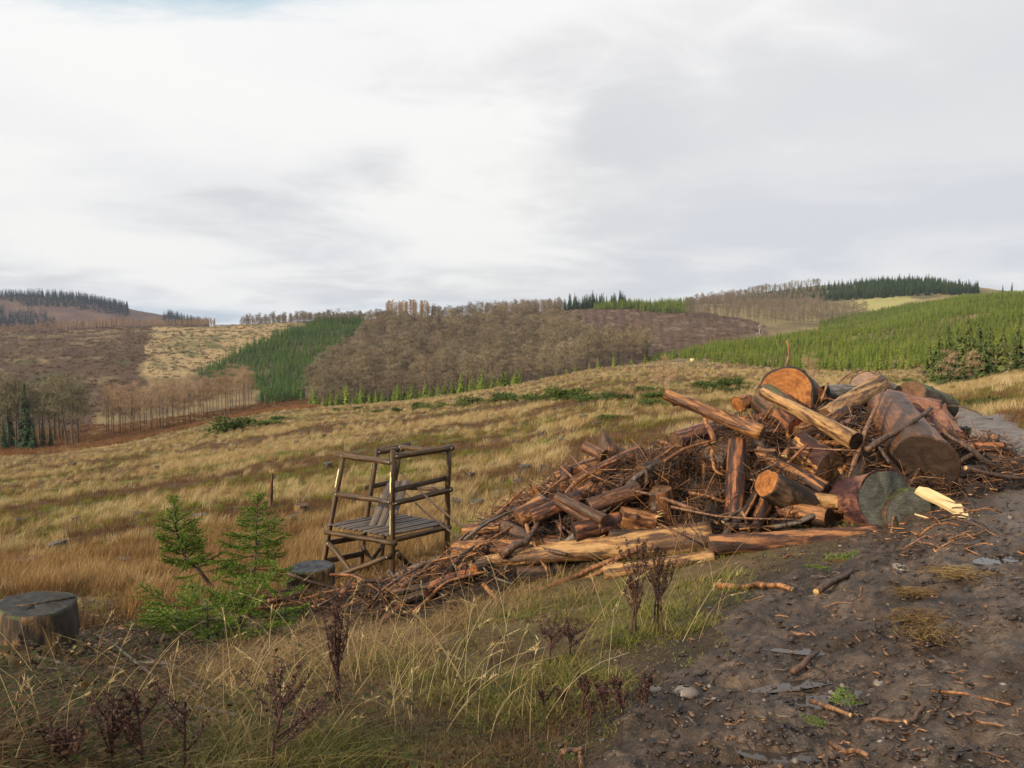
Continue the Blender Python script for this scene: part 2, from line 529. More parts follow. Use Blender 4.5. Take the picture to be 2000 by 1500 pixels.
P_CUT_L = [(-900, 640), (0, 640), (300, 636), (300, 690), (265, 720), (290, 760), (200, 800), (160, 870), (-900, 900)]
P_TAN_L = [(300, 636), (420, 628), (600, 615), (600, 640), (480, 690), (350, 740), (285, 735)]
P_WEDGE = [(360, 745), (440, 705), (500, 672), (590, 640), (640, 622), (710, 616), (712, 636), (660, 680), (632, 715), (600, 752), (590, 785), (512, 792), (500, 760)]
P_BEECH = [(606, 800), (622, 755), (655, 716), (684, 686), (726, 646), (750, 636), (850, 630), (1000, 624), (1060, 628), (1120, 640), (1150, 672), (1175, 688), (1250, 684), (1268, 706), (1170, 730), (1000, 762), (800, 795), (700, 806)]
P_CUT_R = [(1010, 604), (1190, 600), (1330, 606), (1500, 630), (1490, 655), (1260, 706), (1170, 690), (1140, 660), (1080, 622)]
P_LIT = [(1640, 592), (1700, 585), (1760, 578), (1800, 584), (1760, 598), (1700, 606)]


def cover_col(x, y, z):
    px, py = proj(x, y, z)
    r = np.hypot(x, y)
    px = px + 46 * (fbm(x * .03, y * .03, 91, 4) - .5); py = py + 10 * (fbm(x * .04, y * .04, 93, 3) - .5)
    n1 = fbm(x * 0.5, y * 0.5, 61, 3)
    t, gg = field_mix(x, y)
    soil = np.array([.085, .055, .033])
    c = np.broadcast_to(BROWN * 0.8, x.shape + (3,)).copy()
    c = lerp(c, TAN * 0.75, t * 0.9)
    c = lerp(c, GREEN, gg * 0.7)
    # verge near the camera: damp litter under the grass
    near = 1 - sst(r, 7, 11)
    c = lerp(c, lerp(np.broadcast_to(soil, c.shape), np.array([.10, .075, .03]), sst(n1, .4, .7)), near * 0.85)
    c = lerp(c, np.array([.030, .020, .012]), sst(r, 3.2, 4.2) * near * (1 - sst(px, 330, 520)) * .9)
    d_tr = poly_dist(x, y, TRACK); inside = in_poly(x, y, TRACK)
    m = np.where(inside, 1.0, 1 - sst(d_tr, 0, 0.5))
    c = lerp(c, np.array([.055, .040, .028]), m * (r < 60))
    # far slopes
    k = fbm(x * 0.03, y * 0.03, 71, 4)
    k2 = fbm(x * 0.11, y * 0.11, 75, 4)
    far = sst(r, 262, 300)
    base = lerp(np.broadcast_to(np.array([.14, .095, .05]), c.shape), np.array([.22, .16, .075]), sst(k2, .4, .65))
    c = lerp(c, base, far)
    pal = lerp(np.broadcast_to(np.array([.082, .050, .030]), c.shape), np.array([.19, .135, .07]), sst(k2, .50, .66) * sst(k, .40, .6))
    pal = lerp(pal, np.array([.07, .075, .025]), sst(fbm(x * .05, y * .05, 79, 3), .62, .72) * sst(py, 680, 730))
    c = lerp(c, pal, (in_poly(px, py, P_CUT_L) & (r > 300) & (r < 900)).astype(float))
    rows = 0.5 + 0.5 * np.sin((px * 0.9 + py * 0.55) * 0.62)
    pt = lerp(np.broadcast_to(np.array([.13, .12, .045]), c.shape), np.array([.34, .245, .12]), np.clip(sst(k2, .3, .52), 0, 1))
    pt = lerp(pt, np.array([.13, .11, .05]), rows * 0.7 * in_poly(px, py, [(315, 690), (335, 655), (420, 650), (400, 690)]))
    c = lerp(c, pt, (in_poly(px, py, P_TAN_L) & (r > 300) & (r < 900)).astype(float))
    c = lerp(c, np.array([.05, .055, .02]), (in_poly(px, py, P_WEDGE) & (r > 300)).astype(float) * .8)
    c = lerp(c, np.array([.10, .06, .04]), (in_poly(px, py, P_BEECH) & (r > 290)).astype(float))
    # felled slope to the right: brash raked into rows that run down the hill
    a = np.arctan2(x, y)
    row = 0.5 + 0.5 * np.sin(a * 560 + 2.5 * (fbm(x * .01, y * .01, 81, 2) - .5) + r * 0.012)
    pr = lerp(np.broadcast_to(np.array([.078, .044, .029]), c.shape), np.array([.125, .072, .046]), row * .8)
    pr = lerp(pr, np.array([.19, .13, .08]), sst(k2, .60, .75))
    c = lerp(c, pr, (in_poly(px, py, P_CUT_R) & (r > 330)).astype(float))
    right = sst(px, 1250, 1330) * sst(r, 600, 900)
    c = lerp(c, lerp(np.broadcast_to(np.array([.12, .105, .045]), c.shape), np.array([.26, .20, .09]), sst(k, .42, .6)), right * (~in_poly(px, py, P_CUT_R)))
    c = lerp(c, np.array([.36, .33, .11]), (in_poly(px, py, P_LIT) & (r > 600)).astype(float) * .8)  # patch of sunlight on the far slope, put into the ground colour
    # moor on the farthest hills
    hill = sst(r, 1500, 1800) * (px < 900)
    c = lerp(c, lerp(np.broadcast_to(np.array([.10, .055, .045]), c.shape), np.array([.15, .09, .06]), sst(k, .4, .6)), hill)
    return c


def ground_material():
    m, h, b = new_mat('ground')
    p = h.n('ShaderNodeNewGeometry', _out='Position')
    cov = h.n('ShaderNodeAttribute', attribute_name='cover', _out='Color')
    f1 = h.noise(p, 9.0, 5, .65)
    f2 = h.noise(p, 0.9, 4, .6)
    f3 = h.noise(p, 0.13, 3, .55)
    v = h.math('ADD', h.math('MULTIPLY', f1, .9), h.math('ADD', h.math('MULTIPLY', f2, .7), h.math('MULTIPLY', f3, .35)))
    c = h.mix(1.0, cov, h.ramp(h.math('MULTIPLY', v, .5), [(.30, .45), (.5, 1.0), (.68, 1.5)]), 'MULTIPLY')
    h.put(b.inputs['Base Color'], c)
    b.inputs['Roughness'].default_value = .9
    b.inputs['Specular IOR Level'].default_value = .2
    bump(h, b, v, .7, .06)
    return m


az_f = np.radians(np.arange(-38, 38.001, 0.125))
az_c = np.radians(np.concatenate([np.arange(-180, -38, 4.0), np.arange(42, 180, 4.0)]))
azg = np.sort(np.concatenate([az_f, az_c]))
azg = np.concatenate([azg, [math.pi]])
rg = np.exp(np.linspace(math.log(0.7), math.log(8500), 520))
A, R = np.meshgrid(azg, rg, indexing='ij')
gx, gy = R * np.sin(A), R * np.cos(A)
gz = ground(gx, gy)
ins = in_poly(gx, gy, TRACK)
gz = gz - np.where(ins, 0.05 * sst(poly_dist(gx, gy, TRACK), 0.0, 0.3), 0)
na, nr = A.shape
ii = np.arange(na - 1)[:, None] * nr
jj = np.arange(nr - 1)[None, :]
quads = np.stack([ii + jj, ii + nr + jj, ii + nr + jj + 1, ii + jj + 1], -1).reshape(-1, 4)
gv = np.stack([gx, gy, gz], -1).reshape(-1, 3)
cen = np.array([[0, 0, 0.0]])
fan = np.stack([np.full(na - 1, len(gv)), (np.arange(na - 1) + 1) * nr, np.arange(na - 1) * nr], -1)[:, ::-1]
gm = make_mesh('ground', np.vstack([gv, cen]), [quads[:, ::-1], fan], [ground_material()])
ca = gm.color_attributes.new('cover', 'FLOAT_COLOR', 'POINT')
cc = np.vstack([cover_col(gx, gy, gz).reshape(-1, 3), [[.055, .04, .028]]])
ca.data.foreach_set('color', np.hstack([cc, np.ones((len(cc), 1))]).astype(np.float32).ravel())
tag(obj('ground', gm), kind='structure')


# ---------------------------------------------------------------- the muddy track
def mud_material():
    m, h, b = new_mat('wet_mud')
    p = h.n('ShaderNodeNewGeometry', _out='Position')
    n1 = h.noise(p, 2.2, 5, .6, .3)
    n2 = h.noise(p, 16, 5, .65)
    n3 = h.noise(p, 55, 4, .7)
    stones = h.n('ShaderNodeTexVoronoi', i_vector=p, i_scale=46.0, _out='Distance')
    peb = h.step(stones, .30, .12)
    peb = h.math('MULTIPLY', peb, h.step(h.noise(p, 5.0, 3, .6), .5, .62))
    c = h.ramp(n1, [(.30, (.026, .016, .010)), (.46, (.058, .037, .023)), (.60, (.092, .063, .042)), (.78, (.135, .098, .070))])
    c = h.mix(1.0, c, h.ramp(n2, [(.28, .35), (.5, 1.0), (.72, 1.7)]), 'MULTIPLY')
    c = h.mix(1.0, c, h.ramp(h.noise(p, 6.0, 4, .6), [(.35, .55), (.6, 1.25)]), 'MULTIPLY')
    c = h.mix(h.math('MULTIPLY', peb, .5), c, (.15, .125, .10))
    c = h.mix(h.math('MULTIPLY', h.step(n3, .62, .75), .5), c, (.03, .022, .016))
    prs = h.n('ShaderNodeAttribute', attribute_name='pressed', _out='Fac')
    c = h.mix(h.math('MULTIPLY', prs, h.math('ADD', .25, h.math('MULTIPLY', n1, .8))), c, (.15, .118, .094))  # pressed strip paler: its wet sheen is put into the colour
    h.put(b.inputs['Base Color'], c)
    rough = h.ramp(h.math('ADD', h.math('MULTIPLY', n1, .6), h.math('MULTIPLY', n2, .4)), [(.36, .66), (.48, .46), (.60, .24)])
    h.put(b.inputs['Roughness'], rough)
    b.inputs['Specular IOR Level'].default_value = .4
    bump(h, b, h.math('ADD', h.math('ADD', h.math('MULTIPLY', n2, 1.0), h.math('MULTIPLY', n3, .55)), h.math('MULTIPLY', peb, .35)), .9, .03)
    return m


MUD = mud_material()
PUDDLES = [  # photo position, half length and half width (m), heading
    (1600, 1268, .24, .06, -.2), (1560, 1330, .22, .06, .3), (1590, 1362, .20, .07, .2), (1665, 1352, .20, .04, .5), (1565, 1472, .20, .08, -.2),
    (1440, 1494, .15, .09, .1), (1990, 1085, .30, .14, .3), (1965, 935, .5, .16, .9), (1930, 822, .9, .18, 1.0)]
pud = []
for (px, py, a, b_, rz) in PUDDLES:
    q = hit(px, py)
    pud.append((q[0], q[1], float(ground(q[0], q[1])), a * .8, b_ * .5, rz))


def track_z(x, y):
    d = poly_dist(x, y, TRACK)
    s = np.where(in_poly(x, y, TRACK), d, -d) + 0.5 * (fbm(x * 1.8, y * 1.8, 101, 4) - .5)
    z = ground(x, y) + np.clip(0.10 * s, -0.10, 0.025)
    clod = fbm(x * 3.1, y * 3.1, 103, 4, .55) - .5
    fine = fbm(x * 14, y * 14, 107, 3, .6) - .5
    chop = 1 - 0.7 * sst(x - 0.42 * y, 1.0, 1.7)          # the driven strip on the right is pressed smooth
    z = z + (0.075 * clod + 0.05 * fine) * (0.35 + chop) * sst(s, -.2, .3)
    rut = np.exp(-((x - 0.36 * y - 0.15 - .25 * (fbm(x * .8, y * .8, 109, 2) - .5)) / 0.16) ** 2) + 0.6 * np.exp(-((x - 0.36 * y - 0.75) / 0.14) ** 2)
    z = z - 0.05 * rut * sst(s, 0, .3) * (y < 12)
    for (cx, cy, cz, a, b_, rz) in pud:
        u, w = (x - cx) * math.cos(rz) + (y - cy) * math.sin(rz), -(x - cx) * math.sin(rz) + (y - cy) * math.cos(rz)
        e = np.hypot(u / a, w / b_) + 1.1 * (fbm(x * 6 + 3, y * 6, 113, 3) - .5)
        k = 1 - sst(e, 0.7, 1.7)
        z = z * (1 - k) + k * (cz - 0.026 + 0.012 * clod + 0.006 * fine)
    return z


azt = np.radians(np.arange(2.0, 46.0, 0.14))
rt = np.exp(np.linspace(math.log(2.5), math.log(60), 560))
A2, R2 = np.meshgrid(azt, rt, indexing='ij')
tx, ty = R2 * np.sin(A2), R2 * np.cos(A2)
tz = track_z(tx, ty)
td = np.where(in_poly(tx, ty, TRACK), 1.0, -poly_dist(tx, ty, TRACK))
na, nr = A2.shape
ii = np.arange(na - 1)[:, None] * nr
jj = np.arange(nr - 1)[None, :]
q = np.stack([ii + jj, ii + nr + jj, ii + nr + jj + 1, ii + jj + 1], -1).reshape(-1, 4)[:, ::-1]
keep = (td.ravel()[q].min(axis=1) > -0.35)
q = q[keep]
used = np.unique(q)
remap = np.zeros(na * nr, np.int64); remap[used] = np.arange(len(used))
tm = make_mesh('forest_track', np.stack([tx, ty, tz], -1).reshape(-1, 3)[used], remap[q], [MUD])
pr_ = sst(tx - 0.42 * ty + .5 * (fbm(tx * .9, ty * .9, 115, 3) - .5), .9, 1.7)
tm.attributes.new('pressed', 'FLOAT', 'POINT').data.foreach_set('value', pr_.ravel()[used].astype(np.float32))
tag(obj('forest_track', tm), kind='structure')

wm, h, b = new_mat('puddle_water')
b.inputs['Base Color'].default_value = (.050, .040, .033, 1)
b.inputs['Roughness'].default_value = .03
b.inputs['IOR'].default_value = 1.45
for (cx, cy, cz, a, b_, rz) in pud:
    n = 28
    th = np.arange(n) * 2 * math.pi / n
    ex, ey = np.cos(th) * a * 1.45, np.sin(th) * b_ * 1.45
    vx, vy = cx + ex * math.cos(rz) - ey * math.sin(rz), cy + ex * math.sin(rz) + ey * math.cos(rz)
    v = np.stack([vx - cx, vy - cy, np.zeros(n)], -1)
    me = make_mesh('puddle', np.vstack([v, [[0, 0, 0]]]), np.stack([np.full(n, n), np.arange(n), (np.arange(n) + 1) % n], -1), [wm])
    tag(obj('puddle', me, loc=(cx, cy, cz - 0.018)), kind='structure')
# ---------------------------------------------------------------- trees of the far slopes
def leaf_mat(name, stops, rough=.8, hue=0.0, spec=.2, trans=0.0, loc_scale=.02):
    """foliage: colour differs from plant to plant and from place to place"""
    m, h, b = new_mat(name)
    nt = m.node_tree
    oi = nt.nodes.new('ShaderNodeObjectInfo')
    rnd = oi.outputs['Random']
    locn = h.noise(oi.outputs['Location'], loc_scale, 3, .6)
    fac = h.math('ADD', h.math('MULTIPLY', rnd, .45), h.math('MULTIPLY', locn, .6))
    c = h.ramp(fac, stops)
    f = h.noise(h.n('ShaderNodeNewGeometry', _out='Position'), 1.7, 3, .6)
    c = h.mix(1.0, c, h.ramp(f, [(.3, .7), (.7, 1.3)]), 'MULTIPLY')
    h.put(b.inputs['Base Color'], c)
    b.inputs['Roughness'].default_value = rough
    b.inputs['Specular IOR Level'].default_value = spec
    if trans:
        tr = h.n('ShaderNodeBsdfTranslucent', c)
        mx = h.n('ShaderNodeMixShader', trans, b.outputs[0], tr)
        nt.links.new(mx, nt.nodes['Material Output'].inputs[0])
    return m


M_BARK = leaf_mat('tree_bark', [(.2, (.045, .036, .027)), (.6, (.085, .068, .05)), (.85, (.12, .10, .075))])
M_TWIG_B = leaf_mat('beech_twigs', [(.20, (.085, .062, .048)), (.40, (.155, .122, .083)), (.58, (.225, .19, .115)), (.72, (.23, .17, .11)), (.88, (.36, .31, .20))])
M_TWIG_L = leaf_mat('larch_twigs', [(.2, (.26, .165, .095)), (.5, (.36, .24, .145)), (.8, (.42, .30, .19))])
M_TWIG_G = leaf_mat('grey_twigs', [(.2, (.13, .095, .07)), (.5, (.19, .15, .105)), (.8, (.25, .20, .145))])
M_TWIG_O = leaf_mat('lichen_twigs', [(.2, (.11, .09, .055)), (.5, (.18, .155, .09)), (.8, (.23, .20, .115))])
M_SPRUCE = leaf_mat('spruce_needles', [(.2, (.070, .105, .018)), (.5, (.135, .185, .026)), (.7, (.19, .235, .034)), (.9, (.25, .27, .05))], loc_scale=.012)
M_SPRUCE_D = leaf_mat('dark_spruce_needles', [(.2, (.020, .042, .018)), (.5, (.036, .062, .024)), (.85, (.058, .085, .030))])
M_SPRUCE_B = leaf_mat('blue_spruce_needles', [(.2, (.045, .090, .028)), (.5, (.078, .140, .034)), (.85, (.125, .18, .038))])
M_OLIVE = leaf_mat('olive_spruce_needles', [(.2, (.040, .060, .018)), (.5, (.070, .095, .024)), (.85, (.11, .13, .034))], loc_scale=.3)
M_BUSH = leaf_mat('bush_needles', [(.2, (.035, .060, .016)), (.5, (.062, .095, .022)), (.85, (.10, .13, .030))], loc_scale=.3)


def unit(v):
    return v / (np.linalg.norm(v, axis=-1, keepdims=True) + 1e-12)


def bare_tree(seed, h=16.0, spread=4.5, base=0.32, n_limb=9, n_twig=520, tw=.07, tl=.09, rt=.018, top=1.0, sides=5):
    """trunk mesh and crown mesh of a leafless tree: limbs and a cloud of fine twigs in an uneven dome"""
    g_ = np.random.default_rng(seed)
    tr, cr = MB(), MB()
    bend = g_.normal(0, .015 * h, (5, 2)); bend[0] = 0
    zs = np.array([-.02, .2, .45, .7, .93]) * h
    tp = np.column_stack([np.cumsum(bend, 0) * .6, zs])
    tr.tube(tp, np.array([1.25, 1.0, .8, .5, .12]) * rt * h, sides, 0, caps=False)
    lobes = []
    for k in range(n_limb):
        t = base + (0.86 - base) * (k + .5) / n_limb
        i = np.interp(t * h, zs, np.arange(5))
        p0 = np.array([np.interp(t * h, zs, tp[:, 0]), np.interp(t * h, zs, tp[:, 1]), t * h])
        a = k * 2.4 + g_.uniform(-.5, .5)
        s = spread * (1 - .45 * max(0, (t - .5) / .5)) * g_.uniform(.6, 1.1)
        p2 = p0 + np.array([math.cos(a) * s * .82, math.sin(a) * s * .82, h * g_.uniform(.12, .26) * top])
        p1 = p0 * .5 + p2 * .5 + np.array([0, 0, -.02 * h])
        tr.tube([p0, p1, p2], np.array([.42, .28, .1]) * rt * h, 3, 0, caps=False)
        lobes.append((p1 * .3 + p2 * .7, s * .62))
    lobes.append((np.array([tp[-1, 0], tp[-1, 1], h * .86]), spread * .5))
    lobes.append((np.array([tp[3, 0], tp[3, 1], h * .7]), spread * .6))
    per = n_twig // len(lobes)
    for c, s in lobes:
        u = unit(g_.normal(size=(per, 3)))
        u[:, 2] = np.abs(u[:, 2]) * .9 - .12
        p = c + u * s * g_.uniform(.15, .95, (per, 1)) * np.array([1, 1, .85])
        d_ = unit(u * .8 + np.array([0, 0, .55]) + g_.normal(0, .45, (per, 3)))
        L = h * tl * g_.uniform(.5, 1.3, (per, 1))
        sd = unit(np.cross(d_, g_.normal(size=(per, 3)))) * tw * g_.uniform(.5, 1.3, (per, 1))
        cr.tris(p - sd, p + sd, p + d_ * L, 0)
    return tr, cr


def joined(tr, cr, name, mats):
    m = MB()
    for src, k in ((tr, 0), (cr, 1)):
        off = m.n
        m.v += src.v; m.n += src.n
        m.t += [f + off for f in src.t]; m.mt += [a * 0 + k for a in src.mt]
        m.q += [f + off for f in src.q]; m.mq += [a * 0 + k for a in src.mq]
    return m.mesh(name, mats, False)


def conifer(seed, levels=11, per=8, width=.24, droop=.10, base=.06, gap=0.0, tri=2, trunk=.012):
    """unit-height conifer: whorls of drooping sprays on a thin trunk"""
    g_ = np.random.default_rng(seed)
    tr, cr = MB(), MB()
    tr.tube([(0, 0, -.02), (0, 0, .5), (0, 0, .97)], [trunk, trunk * .7, trunk * .15], 4, 0, caps=False)
    for k in range(levels):
        t = base + (1 - base) * (k + .2) / levels
        rad = width * (1 - t) ** .85 + .012
        n = max(4, int(per * (1 - .45 * t)))
        a = np.arange(n) * 2 * math.pi / n + g_.uniform(0, 6) + g_.normal(0, .18, n)
        L = rad * g_.uniform(.65, 1.25, n)
        kp = g_.random(n) > gap
        a, L = a[kp], L[kp]
        n = len(a)
        if not n:
            continue
        o = np.column_stack([np.cos(a), np.sin(a), np.zeros(n)])
        s = np.column_stack([-np.sin(a), np.cos(a), np.zeros(n)])
        z0 = t + g_.normal(0, .01, n)
        for q_ in range(tri):
            w = L * (.34 if q_ == 0 else .26)
            up = .045 if q_ == 0 else .02
            root = o * (L * (.02 if q_ == 0 else .25))[:, None] + np.column_stack([0 * a, 0 * a, z0 + up])
            mid = o * (L * .62)[:, None] + np.column_stack([0 * a, 0 * a, z0 - droop * L * (1.2 if q_ == 0 else 2.6) + .012])
            tip = o * (L * (1.0 if q_ == 0 else .85))[:, None] + np.column_stack([0 * a, 0 * a, z0 - droop * L * 2.4 + (.015 if q_ == 0 else -.03)])
            cr.tris(root, mid + s * w[:, None] * g_.uniform(.6, 1.2, (n, 1)), tip, 0)
            cr.tris(root, tip, mid - s * w[:, None] * g_.uniform(.6, 1.2, (n, 1)), 0)
    # leading shoot
    cr.tris(np.array([[.012, 0, .93]]), np.array([[-.012, .004, .93]]), np.array([[0, 0, 1.03]]), 0)
    return tr, cr


def place(n, az, rr, test, seed, gap=None):
    """random ground points with even spacing per square metre, kept where TEST(px, py, r) holds"""
    g_ = np.random.default_rng(seed)
    a = g_.uniform(az[0], az[1], n)
    r = np.sqrt(g_.uniform(rr[0] ** 2, rr[1] ** 2, n))
    x, y = r * np.sin(a), r * np.cos(a)
    z = ground(x, y)
    px, py = proj(x, y, z)
    k = test(px, py, r)
    x, y, z, r = x[k], y[k], z[k], r[k]
    if gap:                                     # drop points that stand closer than GAP to an earlier one
        cell, keep = {}, []
        for i in range(len(x)):
            c = (int(x[i] // gap), int(y[i] // gap))
            if any(math.hypot(x[i] - x[j], y[i] - y[j]) < gap for dx_ in (-1, 0, 1) for dy_ in (-1, 0, 1) for j in cell.get((c[0] + dx_, c[1] + dy_), ())):
                continue
            cell.setdefault(c, []).append(i)
            keep.append(i)
        x, y, z, r = x[keep], y[keep], z[keep], r[keep]
    return x, y, z, r


def azpx(px):
    return math.atan((px - 1000) / F_PX)


def wood(name, stuff_name, meshes, P, hgt, label, cat, group, seed, limit=300, tilt=.03, unit_h=1.0):
    """the LIMIT largest trees as things of their own, the rest as one mass"""
    g_ = np.random.default_rng(seed)
    x, y, z, r = P
    grow = np.clip(.5 + 1.6 * (fbm(x * .035, y * .035, seed, 3) - .5) + g_.normal(0, .22, len(x)), 0, 1.15)
    hh = (hgt[0] + (hgt[1] - hgt[0]) * grow) / unit_h
    thin = g_.random(len(x)) > .75 * sst(fbm(x * .05, y * .05, seed + 7, 3), .60, .72)
    x, y, z, r, hh = x[thin], y[thin], z[thin], r[thin], hh[thin]
    idx = g_.integers(0, len(meshes), len(x))
    rz = g_.uniform(0, 6.28, len(x))
    px, _ = proj(x, y, z)
    order = np.argsort(-(hh / r) * ((px > -20) & (px < 2020)))
    top, rest = order[:limit], order[limit:]
    for i in top:
        o = obj(name, meshes[idx[i]], loc=(x[i], y[i], z[i] - .05), rot=(g_.normal(0, tilt), g_.normal(0, tilt), rz[i]), scl=hh[i])
        tag(o, label, cat, group)
    if len(rest):
        rot = np.column_stack([g_.normal(0, tilt, len(rest)), g_.normal(0, tilt, len(rest)), rz[rest]])
        scatter(stuff_name, np.column_stack([x[rest], y[rest], z[rest] - .05]), rot, hh[rest], idx[rest], meshes)


# beech wood on the opposite slope
beech = [joined(*bare_tree(200 + k, 15, 4.8, .20, 12, 1250, .07, .085, .014), 'beech', [M_BARK, M_TWIG_B]) for k in range(5)]
P = place(6500, (azpx(560), azpx(1300)), (295, 900), lambda px, py, r: in_poly(px, py, P_BEECH), 21, 6.0)
wood('beech_tree', 'beech_wood', beech, P, (8.5, 17), 'leafless grey-brown beech tree of the wood on the opposite slope', 'tree', 'bare beech trees on the opposite slope', 31, unit_h=15.0, limit=280)

# dark green wedge of young spruce left of the beech wood
spr = [joined(*conifer(300 + k, 10, 8, .22), 'spruce', [M_BARK, M_SPRUCE]) for k in range(4)]
sprb = [joined(*conifer(310 + k, 10, 8, .21), 'spruce_dark', [M_BARK, M_SPRUCE_B]) for k in range(4)]
sprd = [joined(*conifer(320 + k, 12, 8, .24), 'spruce_darker', [M_BARK, M_SPRUCE_D]) for k in range(4)]
P = place(30000, (azpx(330), azpx(740)), (300, 900), lambda px, py, r: in_poly(px, py, P_WEDGE), 22, 2.7)
wood('spruce_tree', 'young_spruce_stand', sprb, P, (3.6, 7), 'young dark green spruce in the wedge-shaped stand beside the beech wood', 'tree', 'spruces of the wedge-shaped stand', 32, limit=50)

# big plantation on the right
P_PLANT = [(1255, 709), (1330, 700), (1400, 709), (1560, 722), (1700, 729), (1790, 733), (1870, 735), (2010, 728), (2300, 730), (2300, 560), (2000, 573), (1900, 578), (1800, 596), (1700, 608), (1500, 652), (1330, 684)]
P = place(120000, (azpx(1240), azpx(2250)), (205, 1000), lambda px, py, r: in_poly(px, py, P_PLANT) & ((r < 470) | (px > 1600)) & ((r < 470) | (py < 645)), 23, 1.9)
wood('spruce_tree', 'spruce_plantation', spr, P, (2.2, 4.7), 'young fresh green spruce of the dense plantation beyond the felled field', 'tree', 'spruces of the plantation on the right', 33, limit=110)

# conifers and bare trees on the skylines, each rooted on its ridge
def ridge(n, pxs, rr, rows, seed, gap):
    return place(n, (azpx(pxs[0]), azpx(pxs[1])), rr, lambda px, py, r: (py > rows[0]) & (py < rows[1]) & (px > pxs[0]) & (px < pxs[1]), seed, gap)

narrow = [joined(*bare_tree(400 + k, 18, 4.2, .14, 12, 560, .10, .08, .012), 'bare_narrow', [M_BARK, M_TWIG_G]) for k in range(4)]
larch = [joined(*bare_tree(410 + k, 20, 2.2, .22, 14, 520, .10, .06, .010, .35), 'larch', [M_BARK, M_TWIG_L]) for k in range(4)]
wood('bare_tree', 'skyline_bare_wood', narrow, ridge(1500, (470, 760), (740, 850), (560, 640), 41, 4), (4.5, 10), 'leafless tree in the thin row along the ridge above the green wedge', 'tree', 'bare ridge trees above the green wedge', 51, unit_h=18, limit=90)
wood('larch_tree', 'skyline_larches', larch, ridge(260, (756, 838), (760, 840), (560, 632), 42, 5.5), (15, 21), 'tall slender orange-brown larch in the clump on the ridge', 'tree', 'slender larches on the ridge', 52, unit_h=20)
wood('spruce_tree', 'skyline_spruces', sprd, ridge(200, (1082, 1222), (860, 930), (560, 612), 43, 4.2), (9, 18), 'tall dark spruce in the group standing on the ridge', 'tree', 'tall dark spruces on the ridge', 53)
wood('bare_tree', 'skyline_brown_wood', narrow, ridge(1100, (845, 1100), (780, 880), (560, 628), 44, 5.0), (6, 12.5), 'leafless brownish tree on the ridge behind the beech wood', 'tree', 'bare ridge trees behind the beech wood', 54, unit_h=18, limit=70)
wood('spruce_tree', 'young_spruce_strip', spr, ridge(1400, (1160, 1350), (820, 960), (592, 612), 45, 3.0), (6, 10), 'young green spruce in the narrow strip on the ridge beside tall dark spruces', 'tree', 'spruces of the narrow ridge strip', 55, limit=15)
P = place(9000, (azpx(1300), azpx(1720)), (780, 1350), lambda px, py, r: in_poly(px, py, [(1340, 622), (1340, 596), (1480, 590), (1640, 600), (1700, 612), (1560, 650), (1490, 660), (1480, 628)]), 46, 7)
wood('bare_tree', 'far_bare_wood', narrow, P, (8, 13), 'leafless grey-brown tree in the hollow beyond the plantation', 'tree', 'bare trees in the hollow beyond the plantation', 56, unit_h=18, limit=40)
P = place(16000, (azpx(1380), azpx(1930)), (1100, 1700), lambda px, py, r: in_poly(px, py, [(1430, 590), (1560, 572), (1700, 556), (1800, 552), (1910, 570), (1910, 580), (1770, 580), (1600, 590), (1440, 598)]), 47, 6.5)
wood('spruce_tree', 'far_dome_spruces', sprd, P, (10, 16), 'dark conifer of the forest capping the far rounded hill', 'tree', 'conifers on the far rounded hill', 57, limit=0)
P = place(3000, (azpx(1300), azpx(1620)), (1200, 1500), lambda px, py, r: (py < 596) & (px > 1320) & (px < 1600), 48, 8)
wood('bare_tree', 'far_ridge_bare_wood', narrow, P, (9, 15), 'leafless tree on the skyline left of the far rounded hill', 'tree', 'bare trees on the far skyline', 58, unit_h=18, limit=30)
# far hills on the left
M_FAR = leaf_mat('far_conifers', [(.2, (.008, .018, .022)), (.8, (.018, .034, .036))])  # bluish tint of distant haze mixed into the needle colour
sprx = [joined(*conifer(330 + k, 6, 6, .26), 'spruce_far', [M_BARK, M_FAR]) for k in range(3)]
HILL = [[(-40, 590), (0, 585), (60, 600), (120, 600), (250, 618), (250, 598), (150, 575), (-40, 572)], [(-80, 640), (-80, 610), (60, 608), (118, 634), (60, 648)], [(320, 625), (330, 617), (408, 622), (408, 640), (330, 637)]]
P = place(26000, (azpx(-120), azpx(420)), (1700, 2560), lambda px, py, r: in_poly(px, py, HILL[0]) | in_poly(px, py, HILL[1]) | in_poly(px, py, HILL[2]), 49, 11)
wood('spruce_tree', 'far_hill_forest', sprx, P, (16, 23), 'bluish dark conifer on the far hill', 'tree', 'conifers on the far hill', 59, limit=0)
P = place(4000, (azpx(-60), azpx(430)), (740, 820), lambda px, py, r: (px < 420), 50, 4)
wood('birch_scrub', 'reddish_birch_scrub', larch, P, (5, 9), 'reddish birch', 'tree', 'birch', 60, unit_h=20, limit=0)


def standing(name, k, px, py, hgt, kinds, label, group, rz, y=None, scl_w=1.0, cat='tree'):
    """a tree as an Empty with trunk and crown"""
    p = hit(px, py, t0=12) if y is None else None
    if p is None:
        d0 = ray(px, py); t = (y or 250) / d0[1]
        p = np.array([d0[0] * t, y or 250, 0]); p[2] = float(ground(p[0], p[1]))
    tm_, cm_, uh = kinds[k % len(kinds)]
    o = empty(name, (p[0], p[1], float(ground(p[0], p[1])) - .05), rz)
    s = hgt / uh
    o.scale = (s * scl_w, s * scl_w, s)
    tag(o, label, cat, group)
    obj('trunk', tm_, o)
    obj('crown', cm_, o)
    return o


def kinds_of(fn, seeds, mats, uh):
    out_ = []
    for s in seeds:
        t_, c_ = fn(s)
        out_.append((t_.mesh('trunk', [mats[0]], True), c_.mesh('crown', [mats[1]], False), uh))
    return out_


